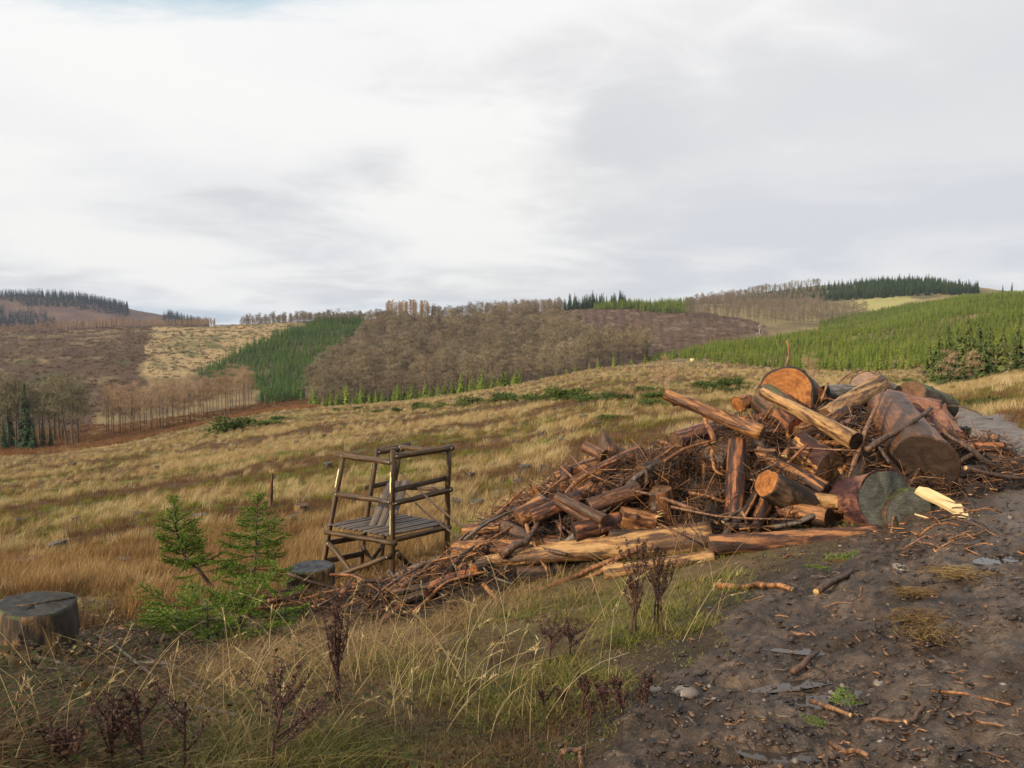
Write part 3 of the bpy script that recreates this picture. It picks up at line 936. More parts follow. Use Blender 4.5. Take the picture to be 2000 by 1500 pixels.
# the row of larches down in the valley
LK = kinds_of(lambda s: bare_tree(s, 20, 4.0, .26, 14, 1500, .032, .09, .0075, 1.15), range(500, 506), (M_BARK, M_TWIG_L), 20.0)
g_ = np.random.default_rng(77)
for k in range(50):
    t = (k + g_.uniform(0, .9)) / 50
    px = 205 + 290 * t
    y = 262 + 55 * t + g_.uniform(-6, 30)
    standing('larch_tree', k, px, 850, g_.uniform(12, 16.5), LK, 'leafless orange-brown larch in the valley row', 'larches of the valley row', g_.uniform(0, 6), y=y)
# darker old trees at the edge of the field on the left
OK_ = kinds_of(lambda s: bare_tree(s, 18, 5.2, .30, 11, 1500, .05, .09, .014), range(520, 525), (M_BARK, M_TWIG_O), 18.0)
for k in range(20):
    px = -30 + 190 * (k + g_.uniform(0, .8)) / 20
    standing('bare_tree', k, px, 880, g_.uniform(16, 22), OK_, 'leafless lichen-grey tree in the dark clump at the lower field edge', 'bare trees at the lower field edge', g_.uniform(0, 6), y=g_.uniform(235, 272))
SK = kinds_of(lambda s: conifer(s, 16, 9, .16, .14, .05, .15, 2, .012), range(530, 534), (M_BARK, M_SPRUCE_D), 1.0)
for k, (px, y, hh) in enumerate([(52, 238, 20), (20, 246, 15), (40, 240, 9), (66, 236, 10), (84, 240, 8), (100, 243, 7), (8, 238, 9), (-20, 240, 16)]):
    standing('spruce_tree', k, px, 880, hh, SK, 'dark spruce among the bare trees at the lower field edge', 'dark spruces at the lower field edge', k * 1.3, y=y)
# young spruces along the foot of the beech wood
YK = kinds_of(lambda s: conifer(s, 12, 9, .27, .12, .03, .05, 2, .012), range(540, 545), (M_BARK, M_SPRUCE), 1.0)
for k in range(64):
    px = 600 + 420 * (k + g_.uniform(0, 1)) / 64
    y = g_.uniform(268, 318)
    standing('spruce_tree', k, px, 790, g_.uniform(3.5, 8.5), YK, 'bright green young spruce at the foot of the beech wood', 'young spruces at the foot of the beech wood', g_.uniform(0, 6), y=y)
for k in range(10):
    standing('spruce_tree', k, 1060 + 22 * k + g_.uniform(-6, 6), 740, g_.uniform(2.5, 4.5), YK, 'small young spruce on the field crest before the beech wood', 'small spruces on the field crest', g_.uniform(0, 6), y=g_.uniform(250, 275))
# two lone spruces on the right skyline, a dark fir on the ridge, the pale bare tree in front of the felled slope
standing('spruce_tree', 0, 1958, 574, 11, SK, 'smaller of two lone spruces on the right skyline', None, 0, y=760)
standing('spruce_tree', 1, 1976, 574, 14, SK, 'taller of two lone spruces on the right skyline', None, 1, y=760)
standing('spruce_tree', 2, 844, 606, 13, SK, 'lone dark spruce beside the slender larches on the ridge', None, 2, y=770)
PB = leaf_mat('pale_bark', [(.2, (.42, .38, .32)), (.8, (.55, .5, .44))])
WK = kinds_of(lambda s: bare_tree(s, 16, 4, .2, 9, 90, .07, .10, .02, 1.6), (551,), (PB, PB), 16.0)
standing('dead_tree', 0, 1484, 648, 15, WK, 'pale barkless dead tree at the edge of the felled slope', None, 0, y=520)
# clump of scruffy conifers and scrub where the track bends
CK = kinds_of(lambda s: conifer(s, 15, 9, .25, .16, .02, .22, 2, .012), range(560, 564), (M_BARK, M_OLIVE), 1.0)
for k, (px, y, hh) in enumerate([(1832, 76, 5.0), (1850, 82, 6.0), (1868, 78, 5.6), (1888, 84, 6.6), (1908, 80, 6.0), (1846, 70, 3.8), (1895, 72, 4.4), (1866, 70, 3.6), (1930, 90, 6.2), (1955, 100, 6.0), (1985, 104, 6.4), (1815, 92, 4.8), (1878, 74, 5.2), (1920, 78, 4.6), (2010, 100, 6)]):
    standing('spruce_tree', k, px, 760, hh, CK, 'ragged olive-green spruce in the thicket where the track bends', 'spruces of the thicket by the track bend', k * 1.7, y=y)
RK = kinds_of(lambda s: bare_tree(s, 5, 1.5, .12, 10, 700, .018, .12, .008), range(570, 573), (M_BARK, M_TWIG_L), 5.0)
for k, (px, y, hh) in enumerate([(1852, 67, 3.0), (1898, 69, 2.6), (1577, 62, 2.4), (1590, 60, 1.9), (1296, 52, 2.4), (1310, 50, 1.8), (1284, 54, 1.5), (1585, 46, 1.2)]):
    standing('bare_bush', k, px, 760, hh, RK, 'thin reddish leafless young birch standing on the rough field', 'leafless young birches on the rough field', k * 1.1, y=y, cat='bush')

# green bushes in a loose row across the field
def bush_mesh(seed, n=650):
    g2 = np.random.default_rng(seed)
    m, st = MB(), MB()
    lob = [(g2.uniform(-.75, .75), g2.uniform(-.4, .4), g2.uniform(.25, .6), g2.uniform(.3, .5)) for _ in range(6)]
    for lx, ly, lz, s in lob:
        st.tube([(lx * .2, ly * .2, -.05), (lx * .6, ly * .6, lz * .6), (lx, ly, lz)], [.03, .02, .008], 3, 0, caps=False)
        u = unit(g2.normal(size=(n // 6, 3)))
        p = np.array([lx, ly, lz]) + u * s * g2.uniform(.3, 1, (len(u), 1)) * np.array([1, 1, .85])
        p[:, 2] = np.maximum(p[:, 2], .02)
        d_ = unit(u + np.array([0, 0, .5]) + g2.normal(0, .4, u.shape))
        sd = unit(np.cross(d_, g2.normal(size=u.shape))) * .035
        m.tris(p - sd, p + sd, p + d_ * g2.uniform(.12, .25, (len(u), 1)), 0)
    return st.mesh('stems', [M_BARK]), m.mesh('foliage', [M_BUSH], False)


BK = [bush_mesh(600 + k) for k in range(5)]
BUSHES = [(665, 803, 1.1), (700, 800, .9), (735, 806, .8), (780, 805, 1.0), (812, 800, 1.3), (850, 797, 1.1), (900, 795, 1.2), (925, 790, 1.5), (960, 788, 1.6), (985, 783, 2.0), (1015, 783, 1.7),
          (1045, 784, 1.7), (1075, 783, 1.2), (1118, 783, 2.0), (1135, 786, 1.3), (1165, 785, 1.2), (1195, 784, 1.3), (1212, 782, 1.2), (1262, 780, 1.4), (1190, 818, .7), (1200, 820, .5), (1390, 760, 1.5),
          (1420, 757, 1.6), (1450, 756, 1.2), (1380, 764, .8), (1440, 764, .9), (430, 845, 2.2), (470, 838, 2.4), (510, 832, 1.8), (545, 822, 1.6), (1265, 765, 1.0), (1740, 752, 1.6), (1770, 750, 1.4), (1720, 756, 1.0), (1875, 800, .8), (1930, 790, .6), (1260, 795, .8)]
for k, (px, py, s) in enumerate(BUSHES):
    p = hit(px, py, t0=12)
    o = empty('green_bush', (p[0], p[1], float(ground(p[0], p[1])) - .04), k * 1.9)
    s *= g_.uniform(.85, 1.2) * (.9 if p[1] < 90 else 1.15)
    o.scale = (s * 1.35, s * 1.0, s * g_.uniform(.45, .75))
    tag(o, 'low spreading green bush on the clear-felled field', 'bush', 'green bushes on the felled field')
    st_, fo_ = BK[k % 5]
    obj('stems', st_, o); obj('foliage', fo_, o)
# ---------------------------------------------------------------- wood: materials
def log_mat(name, dark, mid, light, lo=.38, hi=.62, along=1.2, around=9.0, rough=.58, moss=0.0, stripes=0.0, bump_d=.016, knots=.5, spec=.4):
    """bark and bare wood along a log whose axis is local Z: torn bark patches over streaked wood"""
    m, h, b = new_mat(name)
    nt = m.node_tree
    o = coords(h)
    oi = nt.nodes.new('ShaderNodeObjectInfo')
    o2 = h.vmath('ADD', o, h.vmath('MULTIPLY', h.n('ShaderNodeCombineXYZ', oi.outputs['Random'], oi.outputs['Random'], oi.outputs['Random']), (31.0, 17.0, 43.0)))
    st = h.scale(o2, (around, around, along))
    patch = h.math('ADD', h.math('MULTIPLY', h.noise(h.scale(o2, (3.4, 3.4, 1.6)), 1.6, 6, .68, .4), .62), h.math('MULTIPLY', h.noise(h.scale(o2, (11.0, 11.0, 5.0)), 1.6, 5, .65, .3), .38))
    grain = h.noise(st, 3.0, 5, .65, .2)
    fine = h.noise(h.scale(o2, (60, 60, 9)), 1.0, 4, .65)
    f = h.math('ADD', h.math('MULTIPLY', patch, .62), h.math('MULTIPLY', grain, .38))
    if stripes:
        sx = h.noise(h.scale(o2, (11, 11, .25)), 1.0, 3, .6)
        f = h.math('ADD', h.math('MULTIPLY', f, 1 - stripes), h.math('MULTIPLY', sx, stripes))
    f = h.math('ADD', f, h.math('MULTIPLY', h.n('ShaderNodeAttribute', attribute_name='bark', _out='Fac'), .12))
    k = h.step(f, lo, hi)
    c = h.ramp(k, [(0, dark), (.45, mid), (1, light)])
    c = h.mix(1.0, c, h.ramp(grain, [(.25, .55), (.5, 1.0), (.75, 1.3)]), 'MULTIPLY')
    c = h.mix(1.0, c, h.ramp(fine, [(.25, .6), (.5, 1.0), (.75, 1.35)]), 'MULTIPLY')
    kn = h.n('ShaderNodeTexVoronoi', i_vector=h.scale(o2, (1, 1, .55)), i_scale=7.0, _out='Distance')
    c = h.mix(h.math('MULTIPLY', h.step(kn, .16, .07), knots), c, tuple(x * .25 for x in dark))
    if moss:
        p = h.n('ShaderNodeNewGeometry', _out='Normal')
        s = nt.nodes.new('ShaderNodeSeparateXYZ'); h.put(s.inputs[0], p)
        mm = h.math('MULTIPLY', h.step(s.outputs[2], .1, .7), h.step(h.noise(o2, 7, 4, .6), .62 - moss * .3, .75 - moss * .3))
        c = h.mix(mm, c, (.07, .095, .02))
    h.put(b.inputs['Base Color'], c)
    h.put(b.inputs['Roughness'], h.ramp(patch, [(.3, rough - .14), (.7, rough + .18)]))
    b.inputs['Specular IOR Level'].default_value = spec
    bump(h, b, h.math('ADD', h.math('ADD', h.math('MULTIPLY', grain, .8), h.math('MULTIPLY', fine, .35)), h.math('MULTIPLY', k, .5)), .8, bump_d)
    return m


def cut_mat(name, c1, c2, c3, rough=.6, ring=70.0, saw=.5):
    """a sawn end: growth rings, drying cracks, saw marks"""
    m, h, b = new_mat(name)
    nt = m.node_tree
    o = coords(h)
    s = nt.nodes.new('ShaderNodeSeparateXYZ'); h.put(s.inputs[0], o)
    wob = h.noise(o, 5, 3, .5)
    d_ = h.math('SQRT', h.math('ADD', h.math('MULTIPLY', s.outputs[0], s.outputs[0]), h.math('MULTIPLY', s.outputs[1], s.outputs[1])))
    d_ = h.math('ADD', d_, h.math('MULTIPLY', wob, .05))
    rings = h.math('SINE', h.math('MULTIPLY', d_, ring * 4))
    n1 = h.noise(o, 5.5, 5, .65, 1.2)
    n2 = h.noise(h.scale(o, (12, 90, 12)), 1.0, 3, .6)
    c = h.ramp(n1, [(.32, c1), (.5, c2), (.68, c3)])
    c = h.mix(h.math('MULTIPLY', h.math('ADD', h.math('MULTIPLY', rings, .5), .5), .22), c, tuple(x * .5 for x in c1))
    c = h.mix(1.0, c, h.ramp(n2, [(.3, 1 - .45 * saw), (.7, 1 + .25 * saw)]), 'MULTIPLY')
    ang = h.math('ARCTAN2', s.outputs[1], s.outputs[0])
    cr = h.noise(h.n('ShaderNodeCombineXYZ', h.math('MULTIPLY', ang, 3.0), h.math('MULTIPLY', d_, 1.5), 0.0), 2.0, 2, .5)
    crack = h.math('SUBTRACT', 1.0, h.step(h.math('ABSOLUTE', h.math('SUBTRACT', cr, .5)), .003, .011))
    c = h.mix(h.math('MULTIPLY', crack, .4), c, (.02, .014, .01))
    h.put(b.inputs['Base Color'], c)
    b.inputs['Roughness'].default_value = rough + .12
    b.inputs['Specular IOR Level'].default_value = .22
    bump(h, b, h.math('ADD', h.math('MULTIPLY', n2, .7), h.math('MULTIPLY', rings, .12)), .5, .006)
    return m


W = {
    'red': log_mat('wet_red_bark', (.028, .012, .009), (.09, .034, .019), (.26, .10, .036), .40, .66),
    'redflake': log_mat('flaking_red_bark', (.032, .015, .011), (.105, .043, .021), (.30, .135, .05), .38, .62, 1.6),
    'orange': log_mat('orange_bare_wood', (.055, .022, .010), (.175, .070, .023), (.33, .150, .050), .36, .60, 2.0, 8, .48),
    'pale': log_mat('pale_bare_wood', (.075, .038, .019), (.225, .115, .043), (.37, .215, .085), .36, .60, 2.0, 8, .50),
    'wine': log_mat('wine_red_bark', (.05, .022, .024), (.13, .055, .045), (.24, .11, .06), .36, .64, 1.4),
    'brown': log_mat('smooth_brown_bark', (.052, .026, .014), (.112, .050, .024), (.21, .09, .034), .38, .68, .9, 6, .46, knots=.25),
    'dark': log_mat('dark_bark', (.022, .015, .011), (.055, .034, .022), (.12, .066, .038), .38, .68),
    'moss': log_mat('mossy_bark', (.035, .024, .018), (.085, .052, .034), (.15, .08, .045), .38, .66, moss=.7),
    'stripe': log_mat('striped_bark', (.05, .02, .016), (.13, .05, .028), (.50, .26, .085), .40, .58, .6, 9, .5, stripes=.8, knots=0),
    'grey': log_mat('grey_weathered_wood', (.06, .055, .05), (.13, .12, .11), (.22, .205, .185), .3, .65, .5, 9, .55),
    'stump': log_mat('rotten_stump_bark', (.028, .020, .014), (.075, .050, .028), (.23, .13, .048), .40, .68, 1.0, 7, .7, moss=.35),
    'post': log_mat('stained_pole_wood', (.030, .018, .010), (.068, .040, .018), (.135, .078, .030), .34, .66, .5, 10, .5, bump_d=.004, knots=.3),
    'board': log_mat('grey_brown_board', (.055, .042, .036), (.095, .076, .066), (.14, .115, .10), .3, .7, .5, 10, .6, bump_d=.003, knots=.1),
    'dboard': log_mat('dark_board', (.035, .023, .016), (.07, .045, .03), (.11, .07, .045), .3, .7, .5, 10, .55, bump_d=.003, knots=.1),
    's_orange': log_mat('orange_branch', (.055, .022, .011), (.165, .066, .024), (.34, .16, .058), .36, .62, 1.0, 14, .42, bump_d=.004),
    's_dark': log_mat('dark_branch', (.025, .017, .013), (.065, .038, .026), (.15, .075, .04), .36, .66, 1.0, 14, .45, bump_d=.004),
    's_grey': log_mat('grey_branch', (.05, .040, .032), (.10, .080, .062), (.17, .135, .105), .34, .66, 1.0, 14, .5, bump_d=.004),
    's_brown': log_mat('brown_branch', (.05, .028, .019), (.14, .072, .04), (.29, .15, .07), .34, .64, 1.0, 14, .45, bump_d=.004),
}
CUT = {
    'orange': cut_mat('orange_sawn_end', (.13, .044, .014), (.34, .13, .034), (.46, .20, .06), ring=30),
    'red': cut_mat('red_sawn_end', (.10, .036, .020), (.25, .085, .04), (.33, .13, .06)),
    'pale': cut_mat('pale_sawn_end', (.30, .17, .07), (.50, .32, .13), (.62, .43, .21)),
    'grey': cut_mat('grey_sawn_end', (.045, .046, .036), (.088, .09, .074), (.14, .14, .118), .5, saw=.8),
    'lilac': cut_mat('weathered_lilac_end', (.14, .085, .06), (.26, .165, .12), (.34, .235, .185), .4),
    'dark': cut_mat('dark_sawn_end', (.02, .013, .010), (.045, .027, .018), (.075, .045, .028)),
    'brown': cut_mat('brown_sawn_end', (.07, .038, .022), (.15, .08, .042), (.24, .13, .065)),
    'old': cut_mat('old_dark_stump_top', (.022, .021, .018), (.048, .047, .043), (.088, .087, .080), .6, saw=.8),
    'bluegrey': cut_mat('blue_grey_cut_top', (.035, .034, .033), (.08, .08, .084), (.135, .135, .14), .5, saw=.7),
}
SPLINT, h, b = new_mat('fresh_splintered_wood')
h.put(b.inputs['Base Color'], h.ramp(h.noise(h.scale(coords(h), (40, 40, 6)), 1, 3, .6), [(.3, (.34, .19, .07)), (.6, (.54, .36, .15)), (.8, (.64, .48, .25))]))
b.inputs['Roughness'].default_value = .6


def align(p0, p1):
    return (Vector(p1) - Vector(p0)).to_track_quat('Z', 'Y').to_euler()


def log_body(L, r0, r1, seed, sides=32, rings=30, knots=4, oval=.06, lump=.07, flare=0.0, bend=0.0, slant0=0.0, slant1=0.0, notch=None):
    """a log from z=0 to z=L; returns the trunk mesh data and the rings at both ends"""
    g2 = np.random.default_rng(seed)
    th = np.arange(sides) * 2 * math.pi / sides
    t = np.linspace(0, 1, rings)
    ph = g2.uniform(0, 6.28, 6)
    cx = bend * L * np.sin(t * math.pi) * math.cos(ph[0]); cy = bend * L * np.sin(t * math.pi) * math.sin(ph[0])
    T, TH = np.meshgrid(t, th, indexing='ij')
    rr = r0 + (r1 - r0) * T
    if flare:
        rr = rr * (1 + flare * np.exp(-T * 7))
    cn = np.cos(TH) * 1.8 + 40 + seed % 13; sn = np.sin(TH) * 1.8 + 40
    n = fbm(cn + T * L * 2.2, sn + T * L * 1.7, seed % 97, 4, .6) - .5
    rr = rr * (1 + oval * np.sin(2 * TH + ph[1]) + oval * .6 * np.sin(3 * TH + ph[2]) + lump * 2 * n
               + (flare * .5 * np.exp(-T * 6) * np.sin(5 * TH + ph[3]) if flare else 0))
    bk = np.clip((fbm(cn * 1.3 + T * L * 3.1 + 5, sn * 1.3 + T * L * 2.3, seed % 89 + 3, 4, .6) - .5) * 9, -1, 1)
    rr = rr - bk * np.minimum(.007, r0 * .06)
    for _ in range(knots):                                # knots and broken branch stubs
        tk, ak, hk = g2.uniform(.1, .9), g2.uniform(0, 6.28), g2.uniform(.12, .4)
        da = np.abs((TH - ak + math.pi) % (2 * math.pi) - math.pi) * r0
        rr = rr + r0 * hk * np.exp(-(da / .022) ** 2 - ((T - tk) * L / .022) ** 2)
    X = cx[:, None] + rr * np.cos(TH); Y = cy[:, None] + rr * np.sin(TH)
    Z = T * L + (1 - T) * slant0 * X + T * slant1 * X
    v = np.stack([X, Y, Z], -1)
    if notch:
        v = notch(v)
    i = np.arange(rings - 1)[:, None] * sides
    j = np.arange(sides)[None, :]
    q_ = np.stack([i + j, i + j * 0 + (j + 1) % sides, i + sides + (j + 1) % sides, i + sides + j], -1).reshape(-1, 4)
    n0 = rings * sides
    lip = []
    for k_, ring in ((0, v[0]), (1, v[-1])):              # the thickness of the bark shows round a sawn end
        c_ = ring.mean(axis=0)
        lip.append(c_ + (ring - c_) * .925)
        a_ = np.arange(sides) + (0 if k_ == 0 else (rings - 1) * sides)
        b_ = (np.arange(sides) + 1) % sides + (0 if k_ == 0 else (rings - 1) * sides)
        i_ = np.arange(sides) + n0 + k_ * sides
        j_ = (np.arange(sides) + 1) % sides + n0 + k_ * sides
        q_ = np.vstack([q_, np.stack([b_, a_, i_, j_], -1) if k_ == 0 else np.stack([a_, b_, j_, i_], -1)])
    log_body.bark = np.concatenate([bk.ravel(), -np.ones(2 * sides)])
    return np.vstack([v.reshape(-1, 3)] + lip), q_, v[0], v[-1]


def end_disc(ring, flip, seed, rough=.004):
    """a sawn face that closes a ring"""
    g2 = np.random.default_rng(seed)
    c = ring.mean(axis=0)
    n = len(ring)
    lv = [.93, .62, .3]
    v = np.vstack([c + (ring - c) * s + (g2.normal(0, rough, (n, 3)) * (s < .9)) for s in lv] + [c[None]])
    fs = []
    for k in range(2):
        a = np.arange(n) + k * n; b2 = (np.arange(n) + 1) % n + k * n
        fs.append(np.stack([a, b2, b2 + n, a + n], -1))
    q_ = np.vstack(fs)
    t_ = np.stack([np.arange(n) + 2 * n, (np.arange(n) + 1) % n + 2 * n, np.full(n, 3 * n)], -1)
    if flip:
        q_, t_ = q_[:, ::-1], t_[:, ::-1]
    return v, [q_, t_]


def log(name, label, p0, p1, r0, r1, bark, ends=('brown', 'brown'), seed=1, cat='log', group=None, parent_rot=None, splinter=False, **kw):
    p0, p1 = np.asarray(p0, float), np.asarray(p1, float)
    L = float(np.linalg.norm(p1 - p0))
    root = empty(name, p0)
    root.rotation_euler = align(p0, p1)
    tag(root, label, cat, group)
    v, q_, a, b2 = log_body(L, r0, r1, seed, **kw)
    me = make_mesh('log_trunk', v, q_, [W[bark]])
    me.attributes.new('bark', 'FLOAT', 'POINT').data.foreach_set('value', log_body.bark.astype(np.float32))
    trunk = obj('trunk', me, root)
    for ring, flip, e in ((a, True, ends[0]), (b2, False, ends[1])):
        if e:
            ev, ef = end_disc(ring, flip, seed)
            obj('cut_end', make_mesh('cut_end', ev, ef, [CUT[e]], smooth=False), root)
    if splinter:
        g2 = np.random.default_rng(seed + 5)
        m = MB()
        for k in range(34):
            a_ = g2.uniform(0, 6.28); rr = r1 * g2.uniform(.35, .98)
            s0 = np.array([math.cos(a_) * rr, math.sin(a_) * rr, L - .02])
            e0 = s0 + np.array([math.cos(a_) * .03 * g2.normal(1, .8), math.sin(a_) * .03 * g2.normal(1, .8), g2.uniform(.03, .13)])
            m.tube([s0, (s0 + e0) / 2, e0], [.010, .007, .001], 4, 0)
        obj('splinters', m.mesh('splinters', [SPLINT], False), trunk)
    return root


LOGS = []


def plog(*args, **kw):
    LOGS.append((args, kw))


def plog_now(name, label, a, b2, r0, r1, bark, **kw):
    """log between two photo points, each given as (column, row, metres forward)"""
    return log(name, label, at(*a), at(*b2), r0, r1, bark, **kw)


def stick(name, pts, r0, r1, mat, label, cat='branch', group=None, sides=6, tipmat=True, twigs=0, seed=0):
    pts = np.asarray(pts, float)
    p0 = pts[0]
    m = MB()
    k = len(pts)
    if k < 5:                                              # smooth the polyline
        t = np.linspace(0, k - 1, 7)
        pts = np.column_stack([pchip(np.arange(k), pts[:, c], t) for c in range(3)])
        k = 7
    g2 = np.random.default_rng(seed + 900)
    rr = np.linspace(r0, r1, k) * g2.uniform(.85, 1.15, k)
    pts = pts + g2.normal(0, r0 * .22, pts.shape)
    m.tube(pts - p0, rr, sides, 0, caps=True)
    if tipmat and g2.random() < .3:
        m.mt[-1][:] = 1
    for _ in range(twigs):
        i = g2.integers(1, k - 1)
        d_ = unit(unit(pts[i + 1] - pts[i]) + g2.normal(0, .7, 3))
        L = g2.uniform(.08, .25)
        q0 = pts[i] - p0
        m.tube([q0, q0 + d_ * L * .5, q0 + d_ * L + np.array([0, 0, g2.normal(0, .02)])], [r1 * .7, r1 * .5, r1 * .15], 4, 0)
    o = obj(name, m.mesh(name, [W[mat], SPLINT]), loc=p0)
    return tag(o, label, cat, group)


# ---------------------------------------------------------------- the heap: logs one by one
plog('log', 'long peeled orange log with flared butt lying along the front of the heap', (1392, 1053, 6.95), (930, 1100, 7.35), .135, .055, 'pale', ends=('lilac', 'pale'), seed=11, flare=.12, bend=.02, rings=30)
plog('log', 'reddish flaking log lying on the ground right of the flared butt', (1385, 1064, 6.50), (1716, 1046, 6.35), .078, .082, 'redflake', ends=('brown', 'dark'), seed=12, rings=26)
plog('split_log', 'split log with torn bark under the flared butt', (1395, 1090, 6.45), (1180, 1120, 6.55), .070, .06, 'pale', ends=('brown', 'pale'), seed=13)
plog('log', 'upright bark-covered log leaning on the front of the heap', (1434, 1046, 7.05), (1438, 860, 7.5), .092, .080, 'red', ends=('brown', 'brown'), seed=14, rings=26)
plog('pole_log', 'straight orange pole jutting from the heap top towards the bushes', (1489, 847, 7.35), (1300, 770, 8.25), .075, .050, 'orange', ends=('brown', 'pale'), seed=15, rings=26)
plog('pole_log', 'long pale peeled pole slanting down below the big round cut end', (1490, 765, 8.2), (1672, 862, 7.2), .052, .092, 'pale', ends=('pale', 'dark'), seed=16, rings=26)
plog('pole_log', 'pale peeled log pointing up to the lilac cut end', (1612, 815, 8.2), (1718, 748, 8.95), .10, .105, 'pale', ends=('brown', 'pale'), seed=17)
plog('log', 'thick log with big round orange cut face on top of the heap', (1532, 776, 8.95), (1560, 792, 9.9), .335, .33, 'dark', ends=('orange', 'brown'), seed=18, oval=.04, sides=34)
plog('root_log', 'mossy dark root log below the big round cut face', (1488, 772, 8.75), (1550, 818, 8.35), .15, .16, 'moss', ends=('dark', 'red'), seed=19, lump=.14)
plog('log', 'short red-brown log end wedged under the long pale pole', (1522, 812, 8.2), (1556, 836, 7.95), .10, .11, 'red', ends=('dark', 'red'), seed=20)
plog('log', 'thick log with smooth lilac cut end at the back of the heap', (1688, 757, 9.15), (1740, 782, 9.9), .19, .19, 'brown', ends=('lilac', 'brown'), seed=21)
plog('log', 'grey weathered log lying behind the pale peeled log', (1612, 772, 9.25), (1680, 768, 9.3), .13, .12, 'grey', ends=('grey', 'grey'), seed=22)
plog('log', 'massive smooth brown log sloping down with its shaded end to the track', (1736, 806, 8.35), (1806, 910, 7.05), .235, .285, 'brown', ends=('brown', 'dark'), seed=23, oval=.05, sides=34, slant1=.25)  # shade on the lower end is put into its dark cut colour
plog('log', 'short log with streaked pale and wine-red bark in the middle of the heap', (1560, 876, 7.75), (1622, 914, 7.35), .155, .16, 'stripe', ends=('dark', 'brown'), seed=25)
plog('log', 'thick log with round orange end facing the grass verge', (1496, 943, 6.95), (1598, 1000, 7.15), .135, .17, 'dark', ends=('orange', 'brown'), seed=26)
plog('log', 'pale stub with dark end below the striped log', (1575, 975, 7.05), (1652, 985, 6.98), .075, .085, 'pale', ends=('brown', 'dark'), seed=27)
plog('log', 'brown log running diagonally under the striped log', (1476, 882, 7.55), (1612, 956, 7.15), .062, .072, 'redflake', ends=('brown', 'brown'), seed=28)
plog('log', 'dark wine-red log lying across the top right of the heap', (1725, 790, 8.75), (1832, 812, 8.5), .17, .16, 'wine', ends=('brown', 'brown'), seed=29, lump=.1)
plog('log', 'mossy log with brown oval end behind the massive brown log', (1776, 772, 8.95), (1840, 800, 9.4), .175, .18, 'moss', ends=('brown', 'brown'), seed=30)
plog('log', 'reddish trunk section at the right end of the heap top', (1818, 812, 8.6), (1850, 868, 8.1), .16, .18, 'wine', ends=('brown', 'brown'), seed=31, lump=.1)
plog('log', 'thin brown log at the right foot of the heap', (1828, 868, 8.2), (1866, 880, 7.9), .055, .06, 'brown', ends=('brown', 'pale'), seed=32)
plog('log', 'slim reddish log sticking out towards the track', (1832, 886, 8.0), (1895, 890, 7.9), .05, .05, 'red', ends=('brown', 'pale'), seed=33)
plog('log', 'small log with pale yellow end lying beside the track', (1862, 842, 8.9), (1896, 846, 8.8), .055, .06, 'dark', ends=('brown', 'pale'), seed=34)
plog('log', 'short dark log on the ground at the heap\'s right foot', (1850, 930, 7.35), (1925, 925, 7.4), .10, .09, 'dark', ends=('brown', 'brown'), seed=35)
plog('log', 'mossy brown log lying low beneath the massive brown log', (1850, 955, 7.25), (1905, 945, 7.5), .11, .10, 'stump', ends=('brown', 'brown'), seed=36)
plog('log', 'orange-barked log pointing up at the left of the heap', (1118, 952, 8.15), (1252, 888, 8.45), .095, .11, 'orange', ends=('brown', 'orange'), seed=37)
plog('log', 'peeled log with small grey cut end in the left part of the heap', (1108, 990, 7.85), (1158, 950, 8.0), .085, .07, 'orange', ends=('brown', 'grey'), seed=38)
plog('log', 'upright short stub at the left edge of the heap', (1103, 960, 8.25), (1106, 912, 8.3), .075, .07, 'red', ends=('brown', 'brown'), seed=39)
plog('split_log', 'flat split trunk slab with torn fibres in the left part of the heap', (1086, 972, 7.75), (1180, 1022, 7.45), .05, .075, 'brown', ends=('brown', 'brown'), seed=40, oval=.35)
plog('log', 'broken log with splintered fibres and red end', (1212, 1010, 7.55), (1277, 1022, 7.25), .10, .105, 'orange', ends=('brown', 'red'), seed=41, splinter=True)
plog('log', 'upright dark red-brown slab of trunk behind the splintered log', (1300, 1035, 7.4), (1290, 955, 7.7), .13, .12, 'brown', ends=('dark', 'brown'), seed=42, oval=.2)
plog('log', 'long wet reddish log lying behind the peeled orange log', (888, 1075, 8.05), (1110, 1062, 7.65), .085, .09, 'orange', ends=('brown', 'brown'), seed=43, rings=24)
plog('log', 'dark short log with grey end at the heap\'s low left end', (984, 1028, 8.05), (1040, 1050, 7.75), .07, .06, 'dark', ends=('grey', 'brown'), seed=44)
plog('log', 'brown log with dark round end near the torn slab', (1012, 1016, 8.0), (1062, 988, 8.1), .10, .115, 'orange', ends=('brown', 'dark'), seed=45)
plog('log', 'charred-looking log end under the tip of the peeled orange log', (925, 1112, 7.45), (975, 1092, 7.4), .05, .06, 'dark', ends=('orange', 'dark'), seed=46)
plog('log', 'grey-brown log half hidden in the heap behind the upright log', (1350, 885, 8.1), (1425, 905, 7.85), .15, .16, 'brown', ends=('brown', 'dark'), seed=47)
plog('log', 'thick dark log deep in the heap below the root plate', (1330, 965, 7.75), (1400, 985, 7.6), .15, .15, 'dark', ends=('dark', 'dark'), seed=48)
plog('log', 'dark log half buried at the front under the branches', (1010, 1125, 7.15), (1100, 1118, 7.2), .085, .08, 'dark', ends=('brown', 'brown'), seed=49)
plog('log', 'low brown log at the grass edge left of the split log', (1080, 1150, 6.9), (1225, 1128, 6.85), .06, .055, 'brown', ends=('brown', 'brown'), seed=50)
plog('log', 'pale log end peeping out behind the pole below the round cut face', (1596, 830, 8.0), (1560, 852, 7.9), .10, .10, 'brown', ends=('brown', 'brown'), seed=51)
plog('log', 'small orange log at the back beside the big round cut face', (1462, 782, 8.9), (1440, 790, 8.8), .08, .085, 'orange', ends=('brown', 'orange'), seed=52)
